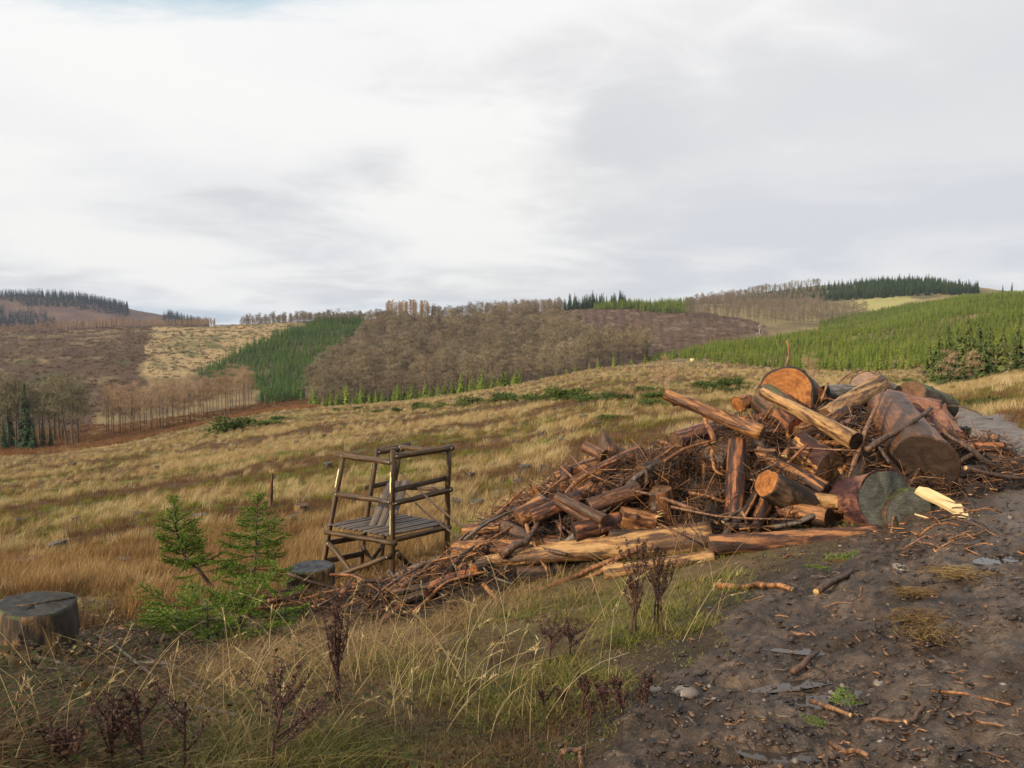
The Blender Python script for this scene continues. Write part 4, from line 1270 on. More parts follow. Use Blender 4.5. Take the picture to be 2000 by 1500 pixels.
plog('log', 'short peeled log behind the big round cut face', (1585, 778, 9.2), (1604, 768, 9.1), .085, .09, 'orange', ends=('brown', 'orange'), seed=53)
plog('log', 'dark branch-stubbed log lying left of the striped log', (1480, 860, 7.7), (1500, 905, 7.45), .06, .055, 'dark', ends=('brown', 'brown'), seed=54)
plog('log', 'red-barked log lying below the torn slab in the heap', (1040, 1012, 7.75), (1132, 968, 7.85), .075, .065, 'red', ends=('brown', 'brown'), seed=56)
plog('log', 'thick brown log under the bent grey-brown branch', (1150, 992, 7.65), (1248, 958, 7.75), .085, .09, 'brown', ends=('dark', 'orange'), seed=57)
plog('log', 'dark log end left of the root plate', (1250, 928, 7.9), (1335, 902, 8.0), .10, .10, 'dark', ends=('brown', 'brown'), seed=58)
plog('log', 'brown log lying behind the root spur', (1140, 872, 8.75), (1180, 890, 8.6), .055, .065, 'brown', ends=('brown', 'brown'), seed=59)
plog('log', 'thin peeled orange log end beside the hunting seat', (905, 1034, 8.35), (988, 1026, 8.2), .048, .05, 'orange', ends=('pale', 'brown'), seed=63, bend=.04)
plog('log', 'thick red-barked log low in the heap left of the splintered log', (1120, 1040, 7.5), (1210, 1020, 7.6), .10, .11, 'red', ends=('dark', 'brown'), seed=64)
plog('log', 'blackish thick log under the long peeled branch', (1190, 1052, 7.45), (1290, 1050, 7.45), .085, .08, 'dark', ends=('brown', 'dark'), seed=65)
plog('log', 'flaking log crossing behind the upright short stub', (1085, 935, 8.3), (1165, 905, 8.4), .07, .07, 'redflake', ends=('brown', 'brown'), seed=66)
plog('log', 'reddish root log leaning above the root plate', (1320, 860, 8.3), (1390, 835, 8.3), .08, .09, 'wine', ends=('brown', 'brown'), seed=67)
plog('log', 'dark bark log sunk in the brash at the heap front', (1500, 1030, 6.98), (1620, 1022, 6.98), .075, .07, 'red', ends=('brown', 'brown'), seed=55)

# ---------------------------------------------------------------- the heap: its bed of brash
BUMPS = [(3.0, 8.9, 2.05, 1.9, .92), (2.3, 7.7, 1.6, .95, .60), (.75, 8.3, 1.5, 1.2, .72), (-.55, 7.75, 1.5, .75, .38), (-1.6, 7.9, 1.1, .5, .18), (4.2, 8.3, .85, 1.4, .50), (3.7, 7.5, .8, .8, .30)]


LOGS = [(ar[:2] + tuple((q_[0], q_[1], q_[2] - .32) if q_[0] < 1330 and q_[2] > 7.4 else q_ for q_ in ar[2:4]) + ar[4:], kw) for ar, kw in LOGS]
CORE = []
for args, kw in LOGS:
    e0, e1 = at(*args[2]), at(*args[3])
    for t in np.linspace(0, 1, 5):
        e = e0 * (1 - t) + e1 * t
        CORE.append((e[0], e[1], e[2], args[4] * (1 - t) + args[5] * t))
AX = [(at(*ar[2]), at(*ar[3]), ar[4], ar[5]) for ar, kw in LOGS]


def log_gap(p):
    """distance from points to the nearest log surface"""
    p = np.atleast_2d(p)
    best = np.full(len(p), 9.0)
    for e0, e1, r0, r1 in AX:
        d_ = e1 - e0
        t = np.clip(((p - e0) @ d_) / (d_ @ d_), 0, 1)
        q_ = e0 + t[:, None] * d_
        best = np.minimum(best, np.linalg.norm(p - q_, axis=1) - (r0 + (r1 - r0) * t))
    return best


def covers(p, soft=.0):
    """which points lie on the sight line to a thick log, in front of it"""
    p = np.atleast_2d(np.asarray(p, float))
    e = np.array([0, 0, EYE])
    res = np.zeros(len(p), bool)
    for s_ in (1.0, 1.03, 1.06, 1.1, 1.15, 1.2):
        res |= log_gap(e + (p - e) * s_) < soft
    return res


def mound(x, y):
    x, y = np.asarray(x, float), np.asarray(y, float)
    s = np.zeros(x.shape)
    for cx, cy, rx, ry, hh in BUMPS:
        d2 = ((x - cx) / rx) ** 2 + ((y - cy) / ry) ** 2
        s = np.maximum(s, hh * np.sqrt(np.clip(1 - d2, 0, 1)) * np.clip(1.6 - d2, 0, 1))
    s = np.where(s > 0, s * (.80 + .3 * fbm(x * 2.1, y * 2.1, 121, 3)), 0)
    g0 = ground(x, y)
    near_ = s > 0
    if near_.any():
        cap = np.full(x.shape, 9.0)
        for lx, ly, lz, lr in CORE:                       # the litter lies below and between the logs
            d_ = np.hypot(x - lx, (y - ly) * np.where(y < ly, .6, 2.6))
            cap = np.minimum(cap, lz - .75 * lr - g0 + np.maximum(0, d_ - lr * .9) * 1.7)
        s = np.where(near_, np.clip(np.minimum(s, cap), .03, None), 0)
    return s


mx_, my_ = np.meshgrid(np.arange(-2.9, 6.4, .05), np.arange(6.2, 11.2, .05), indexing='ij')
mh = mound(mx_, my_)
mz = ground(mx_, my_) + np.where(mh > 0, mh + .10 * (fbm(mx_ * 6, my_ * 6, 131, 3, .6) - .5) * sst(mh, 0, .2) - .01, -.12)
na, nr = mx_.shape
ii = np.arange(na - 1)[:, None] * nr; jj = np.arange(nr - 1)[None, :]
q = np.stack([ii + jj, ii + nr + jj, ii + nr + jj + 1, ii + jj + 1], -1).reshape(-1, 4)
q = q[(mh.ravel()[q].max(axis=1) > 0)]
used = np.unique(q); remap = np.zeros(na * nr, np.int64); remap[used] = np.arange(len(used))
DEB, h, b = new_mat('shade_darkened_litter')
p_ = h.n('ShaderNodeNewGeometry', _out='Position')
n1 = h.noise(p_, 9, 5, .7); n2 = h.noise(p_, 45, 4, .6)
h.put(b.inputs['Base Color'], h.mix(1.0, h.ramp(n1, [(.3, (.010, .007, .005)), (.5, (.026, .016, .010)), (.7, (.065, .034, .018))]), h.ramp(n2, [(.3, .5), (.7, 1.4)]), 'MULTIPLY'))  # litter coloured near black to stand for shade in the gaps between logs
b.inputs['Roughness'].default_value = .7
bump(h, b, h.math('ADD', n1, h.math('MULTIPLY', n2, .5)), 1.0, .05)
tag(obj('brash_litter', make_mesh('brash_litter', np.stack([mx_, my_, mz], -1).reshape(-1, 3)[used], remap[q], [DEB])), 'bark and needle litter bedding the wood heap, darkened for shade in the gaps', kind='stuff')

# fine twigs all through the heap
TW, h, b = new_mat('brash_twigs')
oi_ = h.n('ShaderNodeNewGeometry', _out='Random Per Island')
h.put(b.inputs['Base Color'], h.ramp(oi_, [(0, (.018, .010, .007)), (.5, (.055, .027, .015)), (.75, (.14, .062, .026)), (.9, (.34, .15, .05)), (1, (.48, .26, .10))]))
b.inputs['Roughness'].default_value = .5
g_ = np.random.default_rng(88)


def heap_points(n, rng, box=(-2.8, 6.2, 6.4, 10.9), power=1.0):
    out_ = []
    while len(out_) < n:
        x, y = rng.uniform(box[0], box[1], 4000), rng.uniform(box[2], box[3], 4000)
        hh = mound(x, y)
        k = (hh > .02) & (y < 9.8)
        out_ += list(np.column_stack([x[k], y[k]]))
    return np.array(out_[:n])


def twig_mass(n, rng, pts, L=(.12, .45), rad=(.0022, .0055), lift=.05, steep=.45, bendy=.12):
    m = MB()
    z = ground(pts[:, 0], pts[:, 1]) + mound(pts[:, 0], pts[:, 1])
    cov = covers(np.column_stack([pts, z + .02]))
    for i in range(n):
        l = rng.uniform(*L); a = rng.uniform(0, 6.28); e = rng.normal(0, steep)
        d_ = np.array([math.cos(a) * math.cos(e), math.sin(a) * math.cos(e), math.sin(e)])
        c = np.array([pts[i, 0], pts[i, 1], z[i] + rng.uniform(-.02, lift)])
        if cov[i] and rng.random() < .7:
            continue
        r = rng.uniform(*rad)
        mid = c + rng.normal(0, bendy * l, 3)
        m.tube([c - d_ * l / 2, mid, c + d_ * l / 2], [r, r * .9, r * .5], 3, 0, caps=False)
    return m


tag(obj('brash_twigs', twig_mass(10000, g_, heap_points(10000, g_), lift=.14).mesh('brash_twigs', [TW])), 'tangled thin twigs all through the wood heap', kind='stuff')
# matted rootlets of the upturned root plate
rp = np.column_stack([g_.normal(1.75, .33, 2600), g_.normal(7.75, .28, 2600)])
tag(obj('rootlets', twig_mass(2600, g_, rp, (.12, .5), (.0015, .004), .28, .9, .2).mesh('rootlets', [TW])), 'matted fine rootlets on the upturned root plate in the heap', kind='stuff')

for args, kw in LOGS:
    plog_now(*args, **kw)

g5 = np.random.default_rng(555)
n_done = 0
for x, y in np.vstack([heap_points(46, g5, (3.7, 5.1, 7.3, 9.3)), heap_points(400, g5, (-1.4, 4.2, 6.7, 9.4))]):
    if n_done >= 96:
        break
    L = g5.uniform(.35, 1.0); r = float(np.clip(g5.lognormal(-3.15, .35), .026, .085))
    a = g5.normal(.1, .7) if x < 3.8 else g5.normal(-.5, .5)
    zz = [float(ground(x + s_ * math.cos(a) * L * .4, y + s_ * math.sin(a) * L * .4) + mound(x + s_ * math.cos(a) * L * .4, y + s_ * math.sin(a) * L * .4)) for s_ in (-1, 1)]
    d_ = unit(np.array([math.cos(a) * L * .8, math.sin(a) * L * .8, zz[1] - zz[0] + g5.normal(0, .12)]))
    c = np.array([x, y, sum(zz) / 2 + r * .7])
    if covers(c + d_ * L * np.linspace(-.45, .45, 6)[:, None], r * .5).sum() >= 4:
        continue
    if g5.random() < .5:
        d_ = -d_
    k = ('red', 'redflake', 'dark', 'brown', 'orange', 'wine', 'dark', 'red')[n_done % 8]
    log('broken_log', {'red': 'short wet red-barked piece of log in the heap', 'redflake': 'short flaking piece of log in the heap', 'dark': 'short blackish piece of log in the heap', 'brown': 'short smooth brown piece of log in the heap', 'orange': 'short peeled orange piece of log in the heap', 'wine': 'short wine-red piece of log in the heap'}[k],
        c - d_ * L / 2, c + d_ * L / 2, r, r * g5.uniform(.75, 1.1), k, ends=(('brown', 'orange', 'dark', 'red')[int(g5.integers(0, 4))], ('brown', 'pale', 'dark')[int(g5.integers(0, 3))]), seed=700 + n_done, group='broken pieces in the heap: ' + k, bend=g5.uniform(0, .05), sides=14, rings=12, splinter=g5.random() < .12)
    n_done += 1

# the felled butt with two grey sawn faces: a felling notch cut out of the end
def notch_cut(v):
    w = v.copy()
    r_, t_ = w.shape[0], w.shape[1]
    lim = L_B - .16 - .55 * np.maximum(w[..., 0], 0) + .35 * np.maximum(-w[..., 0] - .05, 0) * 0
    w[..., 2] = np.minimum(w[..., 2], np.maximum(lim, .12))
    return w


pa, pb = at(1668, 985, 7.15), at(1745, 975, 6.45)
L_B = float(np.linalg.norm(pb - pa)) + .1
butt = log('felled_butt', 'thick felled butt with two grey-green sawn faces by the track', pa, pa + (pb - pa) / np.linalg.norm(pb - pa) * L_B, .25, .27, 'wine', ends=('brown', 'grey'), seed=60, notch=notch_cut, sides=40, rings=30, lump=.05)
wv, wq, wa, wb = log_body(.26, .23, .20, 61, sides=30, rings=8)
pw0, pw1 = at(1745, 1010, 6.75), at(1778, 1014, 6.42)
log('felled_butt', 'half-round grey sawn disc leaning against the felled butt', pw0, pw1, .22, .215, 'moss', ends=('red', 'grey'), seed=62, oval=.16)

# jagged pale plank chunk
m = MB()
prof = np.array([(0, .02), (.02, .10), (.12, .135), (.24, .12), (.36, .10), (.44, .075), (.455, .045), (.50, .082), (.53, .05), (.56, -.04), (.47, -.075), (.38, -.05), (.25, -.03), (.12, -.02)])
n = len(prof)
top = np.column_stack([prof, np.full(n, .022)]); bot = np.column_stack([prof * .98, np.full(n, -.022)])
ctr = np.array([[.27, .03, .022], [.27, .03, -.022]])
m.add(np.vstack([top, bot, ctr]), np.vstack([np.stack([np.full(n, 2 * n), np.arange(n), (np.arange(n) + 1) % n], -1)[:, ::-1], np.stack([np.full(n, 2 * n + 1), np.arange(n) + n, (np.arange(n) + 1) % n + n], -1)]))
m.add(np.vstack([top, bot]), np.stack([np.arange(n), (np.arange(n) + 1) % n, (np.arange(n) + 1) % n + n, np.arange(n) + n], -1))
CHIPM, h, b = new_mat('fresh_pale_plank')
cn = h.noise(h.scale(coords(h), (5, 50, 50)), 1, 4, .6)
h.put(b.inputs['Base Color'], h.ramp(cn, [(.3, (.52, .36, .15)), (.6, (.72, .57, .30)), (.8, (.78, .66, .42))]))
b.inputs['Roughness'].default_value = .6
o = obj('wood_chunk', m.mesh('wood_chunk', [CHIPM], False), loc=at(1786, 962, 6.35))
ax = unit(at(1868, 994, 6.2) - at(1786, 962, 6.35))
nn = np.array([.1, -.72, .68]); nn = unit(nn - (nn @ ax) * ax)
o.rotation_euler = Matrix(np.column_stack([ax, np.cross(nn, ax), nn]).tolist()).to_euler()
o.scale = (.66, .66, .8)
tag(o, 'fresh pale yellow split chunk with jagged end beside the track', 'wood chunk')
for k, (px, py, s) in enumerate([(1858, 1018, .3), (1890, 1022, .22), (1815, 1022, .2), (1826, 836, .28), (1290, 822, .2), (1650, 800, .25)]):
    p = hit(px, py, mound) if k not in (3,) else at(px, py, 8.0)
    o = obj('wood_chip', m.mesh('wood_chip', [CHIPM], False), loc=p + np.array([0, 0, .03]), rot=(g_.uniform(-.3, .9), g_.uniform(-.3, .3), g_.uniform(0, 6)), scl=s * 1.0)
    tag(o, 'small fresh pale splinter of wood broken off on the heap', 'wood chip', 'pale splinters on the heap')

# horn-shaped root spur
m = MB()
m.tube([at(1192, 900, 8.5), at(1188, 874, 8.5), at(1181, 854, 8.52), at(1177, 836, 8.53)] - at(1175, 892, 8.6), [.16, .10, .05, .008], 10, 0)
m.tube([at(1222, 892, 8.5), at(1205, 882, 8.5), at(1187, 864, 8.5)] - at(1175, 892, 8.6), [.07, .065, .03], 8, 0)
tag(obj('root_spur', m.mesh('root_spur', [W['brown'], SPLINT]), loc=at(1175, 892, 8.6)), 'horn-shaped pale root spur rising from the left of the heap', 'root')

# ---------------------------------------------------------------- the heap: branches one by one
def S(label, mat, r0, r1, *pts, **kw):
    return stick(kw.pop('name', 'branch'), [at(*p) for p in pts], r0, r1, mat, label, **kw)


S('thin crooked stick standing upright above the big round cut face', 's_orange', .017, .011, (1541, 745, 9.0), (1537, 715, 9.02), (1541, 690, 9.03), (1536, 664, 9.05), seed=1)
S('long bent grey-brown branch reaching up through the left of the heap', 's_grey', .040, .022, (1092, 1070, 7.2), (1150, 1022, 7.25), (1200, 978, 7.35), (1240, 935, 7.5), (1282, 905, 7.6), seed=2, twigs=2)
S('forked orange branch above the grey-brown bent branch', 's_orange', .030, .014, (1215, 968, 7.5), (1262, 915, 7.7), (1290, 892, 7.8), (1315, 870, 7.9), seed=3, twigs=2)
S('curved dark branch with peeled patch lying over the heap\'s low end', 's_dark', .045, .030, (978, 1086, 7.2), (1010, 1068, 7.2), (1035, 1048, 7.3), (1050, 1020, 7.4), seed=4)
S('long thin peeled branch lying across the front of the heap', 's_orange', .030, .022, (1022, 1172, 6.75), (1120, 1125, 6.75), (1200, 1092, 6.75), (1262, 1062, 6.8), seed=5)
S('second peeled branch beside the long thin one at the front', 's_orange', .028, .020, (1120, 1142, 6.7), (1170, 1118, 6.72), (1225, 1078, 6.78), seed=6)
S('orange branch snaking over the grass at the heap foot', 's_orange', .022, .014, (945, 1142, 6.95), (970, 1168, 6.8), (1010, 1178, 6.72), (1080, 1188, 6.6), seed=7)
S('dark barked stick lying on the grass in front of the heap', 's_dark', .030, .022, (1080, 1190, 6.55), (1140, 1184, 6.55), (1220, 1170, 6.6), seed=8)
S('long grey-brown pole running from the high seat to the heap', 's_grey', .042, .028, (665, 1158, 8.3), (745, 1140, 8.1), (810, 1108, 8.0), (890, 1085, 7.9), (960, 1050, 7.95), seed=9)
S('long dark pole below the grey-brown one', 's_dark', .050, .035, (690, 1190, 7.9), (770, 1172, 7.8), (860, 1135, 7.7), (940, 1108, 7.6), seed=10)
S('pale peeled stick pointing at the high seat leg', 's_orange', .022, .014, (765, 1145, 8.0), (830, 1128, 7.9), (920, 1112, 7.75), seed=11)
S('half peeled stick lying below the little spruces', 's_brown', .020, .014, (525, 1213, 7.6), (560, 1218, 7.5), (640, 1217, 7.5), (700, 1195, 7.6), seed=12, twigs=1)
S('thick wavy peeled branch over the reddish log', 's_orange', .042, .030, (872, 1110, 7.75), (900, 1085, 7.75), (940, 1068, 7.75), (962, 1062, 7.75), seed=13)
S('thin dark stick leaning against the high seat', 's_dark', .016, .010, (932, 1052, 8.6), (880, 1012, 9.3), (830, 968, 10.2), (780, 922, 11.2), seed=14)
S('second thin dark stick leaning against the high seat', 's_dark', .015, .010, (925, 1075, 8.5), (870, 1030, 9.4), (830, 1000, 10.2), (790, 960, 11.0), seed=15)
S('gnarled brown branch standing out of the middle of the heap', 's_brown', .030, .012, (1655, 965, 7.1), (1672, 900, 7.2), (1690, 840, 7.4), (1712, 790, 7.7), (1726, 762, 7.9), seed=16, twigs=3)
S('long dark broken branch with pale tip across the massive brown log', 's_dark', .032, .018, (1690, 878, 7.1), (1740, 850, 7.2), (1785, 822, 7.3), (1818, 799, 7.45), seed=17)
S('thin orange branch lying beside the striped log', 's_orange', .020, .012, (1562, 836, 7.55), (1600, 822, 7.6), (1638, 800, 7.8), seed=18)
S('brown branch with knobbly top behind the big round cut face', 's_brown', .016, .014, (1604, 785, 8.9), (1612, 762, 8.9), (1617, 747, 8.9), seed=19)
S('arching thin dead branch against the far field', 's_brown', .012, .006, (1625, 775, 9.3), (1640, 745, 9.35), (1665, 728, 9.4), (1682, 722, 9.4), seed=20)
S('thin black twig arching out over the track', 's_dark', .011, .005, (1838, 795, 8.6), (1870, 793, 8.5), (1900, 802, 8.4), (1918, 812, 8.3), seed=21)
S('dark twig curling at the heap\'s right end', 's_dark', .016, .010, (1836, 832, 8.2), (1848, 822, 8.2), (1868, 818, 8.2), seed=22)
S('forked reddish branch lying at the track edge', 's_brown', .030, .026, (1690, 1098, 6.1), (1725, 1072, 6.2), (1765, 1038, 6.35), seed=23, twigs=1)
S('side fork of reddish wood at the track edge', 's_brown', .022, .014, (1728, 1072, 6.2), (1735, 1088, 6.1), (1745, 1102, 6.0), seed=24)
S('broken pole sticking up left of the pole-shaped log', 's_orange', .030, .022, (1395, 865, 7.85), (1380, 825, 8.0), (1374, 812, 8.05), seed=25)
S('crooked orange branch above the root plate', 's_orange', .022, .012, (1280, 915, 7.7), (1330, 880, 7.8), (1360, 868, 7.85), (1395, 860, 7.85), seed=26)
S('thin drooping branch across the face of the root plate', 's_orange', .020, .012, (1390, 880, 7.6), (1394, 915, 7.45), (1415, 928, 7.4), seed=27)
S('straight stick across the dark hollow behind the upright log', 's_orange', .018, .014, (1345, 962, 7.35), (1400, 975, 7.3), (1430, 982, 7.25), seed=28)
S('stick lying below the orange log end', 's_orange', .020, .014, (1540, 1000, 6.85), (1580, 998, 6.85), (1655, 1003, 6.8), seed=29)
S('slender stick pointing down at the front of the upright log', 's_brown', .016, .012, (1450, 1000, 6.9), (1460, 1025, 6.85), (1466, 1042, 6.85), seed=30)
S('dark stick on end with pale break in the left of the heap', 's_dark', .026, .020, (1215, 985, 7.6), (1214, 960, 7.62), (1217, 930, 7.65), seed=31)
S('short branch stub with pale break beside the gnarled branch', 's_dark', .020, .014, (1738, 905, 7.0), (1722, 880, 7.1), (1702, 858, 7.2), seed=32)

G_ST = {'s_orange': ('peeled orange-brown branch lying in the heap of felling waste', 'peeled orange branches in the heap'),
        's_dark': ('dark barked branch lying in the heap of felling waste', 'dark branches in the heap'),
        's_brown': ('brown branch lying in the heap of felling waste', 'brown branches in the heap'),
        's_grey': ('grey weathered branch lying in the heap of felling waste', 'grey branches in the heap')}
pp = heap_points(330, g_)
for i, (x, y) in enumerate(pp):
    mat = ('s_orange', 's_brown', 's_dark', 's_orange', 's_brown', 's_grey', 's_dark', 's_brown')[int(g_.integers(0, 8))]
    L = float(np.clip(g_.lognormal(-.40, .45), .3, 1.5))
    a = g_.normal(0, .9) if g_.random() < .7 else g_.uniform(0, 6.28)
    e = .02
    gx0, gx1 = [float(ground(x + s * math.cos(a) * L * .4, y + s * math.sin(a) * L * .4) + mound(x + s * math.cos(a) * L * .4, y + s * math.sin(a) * L * .4)) for s in (-1, 1)]
    d_ = np.array([math.cos(a) * L * .8, math.sin(a) * L * .8, (gx1 - gx0)])
    d_ = d_ / np.linalg.norm(d_)
    d_ = unit(d_ + np.array([0, 0, g_.normal(0, .22)]))
    c = np.array([x, y, (gx0 + gx1) / 2 + g_.uniform(.03, .20)])
    k = g_.normal(0, .05 * L, 3)
    if covers(c + d_ * L * np.array([-.4, -.2, 0, .2, .4])[:, None]).sum() >= 3 and g_.random() < .6:
        continue
    r = float(np.clip(g_.lognormal(-4.25, .45), .007, .036))
    lb, gr = G_ST[mat]
    stick('branch', [c - d_ * L / 2, c + k - d_ * L * .15, c + k * .7 + d_ * L * .2, c + d_ * L / 2], r, r * .6, mat, lb, group=gr, sides=5, twigs=int(g_.integers(0, 3)), seed=i + 100)

# sticks and splinters strewn over the track and beside the heap
def lay(px, py, px2, py2, r, mat, label, group=None, mid=None, name='stick', lift=0.0, seed=0):
    a, b2 = hit(px, py), hit(px2, py2)
    pts = [a, (a * .6 + b2 * .4), (a * .3 + b2 * .7), b2]
    out_ = []
    for j, p in enumerate(pts):
        z = float(ground(p[0], p[1]))
        if p[0] > .3 and bool(in_poly(p[0], p[1], TRACK)):
            z = max(z, float(track_z(np.array([p[0]]), np.array([p[1]]))[0]))
        sway = (0.015 * math.sin(seed * 3.1 + j * 1.9)) * (0 < j < 3) if mid is None else mid * (0 < j < 3)
        out_.append((p[0], p[1] + sway, z + r * .8 + lift * (1 if j in (1, 2) else 0)))
    return stick(name, out_, r, r * .75, mat, label, 'stick', group, 6, seed=seed)


lay(1395, 1148, 1548, 1156, .022, 's_orange', 'short peeled pole lying at the edge of the grass verge', seed=1)
lay(1598, 1160, 1665, 1120, .022, 's_dark', 'knobbly dark stick on the mud behind the peeled pole', seed=2)
lay(1545, 1318, 1595, 1282, .017, 's_dark', 'short dark curved stick lying beside the puddles', seed=3)
lay(1608, 1188, 1690, 1180, .005, 's_brown', 'thin orange twig lying near the dark knobbly stick', seed=4)
lay(1822, 1358, 1975, 1378, .006, 's_orange', 'long thin bright twig on the smooth part of the track', seed=5)
lay(1690, 1410, 1770, 1412, .009, 's_brown', 'brown twig lying flat among bark scraps', seed=6)
lay(1768, 1415, 1805, 1386, .010, 's_dark', 'dark forked twig end on the mud', seed=7)
lay(1580, 1372, 1662, 1400, .011, 's_brown', 'broken piece of peeled stick lying by bark scraps', seed=8)
lay(1622, 1455, 1695, 1488, .011, 's_brown', 'peeled stick at the rim of the lowest puddle', seed=9)
lay(1610, 1498, 1640, 1478, .014, 's_dark', 'dark stub lying at the rim of the lowest puddle', seed=10)
lay(1545, 1238, 1582, 1242, .009, 's_brown', 'small pale red bark chip on the mud', seed=11)
lay(1100, 1478, 1140, 1466, .014, 's_brown', 'forked brown stick end lying in the near grass', seed=12)
lay(1130, 1466, 1134, 1500, .010, 's_brown', 'side fork of the stick in the near grass', seed=13)
lay(1545, 1085, 1530, 1092, .01, 's_orange', 'little orange stub beside the green tuft', seed=14)
for k in range(16):
    px, py = g_.uniform(-10, 330), g_.uniform(1235, 1400)
    l = g_.uniform(60, 190); a = g_.normal(0, .4)
    lay(px, py, px + l * math.cos(a), py + l * math.sin(a), g_.uniform(.006, .015), ('s_dark', 's_brown', 's_grey')[k % 3], 'dark fallen stick in the undergrowth beside the old broad stump', 'sticks in the undergrowth', lift=.03, seed=k + 400)
STREWN = ('thin twig strewn over the muddy track', 'twigs strewn over the track')
for k in range(70):
    px, py = g_.uniform(1330, 2000), g_.uniform(1080, 1495)
    if px < 1330 + (1300 - py) * .75:
        continue
    a = g_.normal(0, .5); l = g_.uniform(14, 60) * (py - 650) / 700
    lay(px, py, px + l * math.cos(a), min(1515, py + l * math.sin(a) * .5), g_.uniform(.002, .0055), ('s_brown', 's_dark', 's_brown', 's_grey')[k % 4], STREWN[0], STREWN[1], seed=k + 40)
SIDE = ('broken stick lying at the foot of the heap beside the track', 'sticks beside the heap')
for k in range(48):
    px, py = g_.normal(1860, 45), g_.uniform(850, 1080)
    if px < 1790 or px > 1990:
        continue
    a = g_.normal(.05, .35); l = g_.uniform(25, 110)
    lay(px - l * .4, py - l * .4 * math.sin(a), px + l * .6, py + l * .6 * math.sin(a) * .6, g_.uniform(.004, .010), ('s_brown', 's_orange', 's_dark')[k % 3], SIDE[0], SIDE[1], lift=g_.uniform(0, .06), seed=k + 200)

# ---------------------------------------------------------------- bark and wood scraps
def chips(name, pts, label, size=(.015, .07), seed=5, cols=None):
    g2 = np.random.default_rng(seed)
    m2 = MB()
    for p in pts:
        l, w_, t_ = g2.uniform(*size), g2.uniform(.006, .022), g2.uniform(.002, .006)
        a = g2.uniform(0, 6.28)
        d_ = np.array([math.cos(a), math.sin(a), g2.normal(0, .25)]) * l
        m2.box(p - d_ / 2, p + d_ / 2, w_, t_, (g2.normal(0, .3), g2.normal(0, .3), 1))
    return tag(obj(name, m2.mesh(name, [cols or TW], False)), label, kind='stuff')


SCR, h, b = new_mat('sodden_bark_scraps')
h.put(b.inputs['Base Color'], h.ramp(h.n('ShaderNodeNewGeometry', _out='Random Per Island'), [(0, (.015, .010, .007)), (.6, (.042, .024, .015)), (.9, (.085, .045, .024)), (1, (.20, .11, .05))]))
b.inputs['Roughness'].default_value = .45
pts = []
for k in range(1300):
    px, py = g_.uniform(1250, 2010), 1040 + 470 * g_.random() ** 1.4
    if px < 1290 + (1330 - py) * .75 or (px > 1900 and py > 1250 and g_.random() < .7):
        continue
    p = hit(px, py)
    p[2] = max(p[2], float(track_z(np.array([p[0]]), np.array([p[1]]))[0])) + .006
    pts.append(p)
chips('bark_scraps', pts, 'bark scraps and splinters trodden into the muddy track', (.01, .045), cols=SCR)
pts = []
for k in range(600):
    px, py = g_.normal(1850, 80), g_.uniform(840, 1090)
    p = hit(px, py, mound)
    if p is not None and p[1] < 12:
        pts.append(p + np.array([0, 0, .012]))
for k in range(380):
    p = hit(g_.uniform(130, 330), g_.uniform(1150, 1270))
    pts.append(p + np.array([0, 0, .02]))
chips('splinter_litter', pts, 'orange splinters and bark littering the ground round the heap', (.03, .14), 6)

# clods and gravel trodden up on the track
GRV, h, b = new_mat('clods_and_gravel')
h.put(b.inputs['Base Color'], h.ramp(h.n('ShaderNodeNewGeometry', _out='Random Per Island'), [(0, (.022, .015, .011)), (.6, (.060, .043, .031)), (.88, (.10, .08, .062)), (1, (.22, .19, .16))]))
b.inputs['Roughness'].default_value = .5
rc = np.random.default_rng(321)
n_ = 9000
aa = np.radians(rc.uniform(2, 44, n_)); rr_ = np.exp(rc.uniform(math.log(2.6), math.log(16), n_))
x, y = rr_ * np.sin(aa), rr_ * np.cos(aa)
dd = np.where(in_poly(x, y, TRACK), 1, -1) * poly_dist(x, y, TRACK)
k = (dd > -.7) & (rc.random(n_) < .25 + .75 * sst(fbm(x * 1.7, y * 1.7, 161, 3), .42, .6)) & (mound(x, y) < .02)
x, y = x[k], y[k]
z = np.where(dd[k] > 0, np.maximum(track_z(x, y), ground(x, y) - .03), np.maximum(track_z(x, y), ground(x, y)))
n_ = len(x)
octa = np.array([[1, 0, 0], [0, 1, 0], [-1, 0, 0], [0, -1, 0], [0, 0, 1], [0, 0, -1]], float)
of = np.array([[0, 1, 4], [1, 2, 4], [2, 3, 4], [3, 0, 4], [1, 0, 5], [2, 1, 5], [3, 2, 5], [0, 3, 5]])
sz = np.clip(rc.lognormal(-4.9, .5, n_), .003, .026) * np.clip(rr_[k] / 6, .8, 1.6)
v = octa[None] * rc.uniform(.6, 1.3, (n_, 6, 1)) * sz[:, None, None] * np.array([1.2, 1, .6])
th = rc.uniform(0, 6.28, n_)
v = np.stack([v[..., 0] * np.cos(th)[:, None] - v[..., 1] * np.sin(th)[:, None], v[..., 0] * np.sin(th)[:, None] + v[..., 1] * np.cos(th)[:, None], v[..., 2]], -1)
v = v + np.stack([x, y, z + sz * .25], -1)[:, None, :]
f_ = (of[None] + (np.arange(n_) * 6)[:, None, None]).reshape(-1, 3)
tag(obj('gravel', make_mesh('gravel', v.reshape(-1, 3), f_, [GRV], smooth=False)), 'clods and gravel trodden up on the muddy track', kind='stuff')
# ---------------------------------------------------------------- raised hunting seat
seat = empty('hunting_seat', (*at(766, 1150, 10.4)[:2], float(ground(*at(766, 1150, 10.4)[:2]))))
tag(seat, 'open dark brown raised hunting seat of round poles beside the heap', 'hunting seat')
s0 = np.array(seat.location)


BOLT, h, b = new_mat('galvanised_bolt')
b.inputs['Base Color'].default_value = (.45, .45, .44, 1)
b.inputs['Metallic'].default_value = .8
b.inputs['Roughness'].default_value = .45


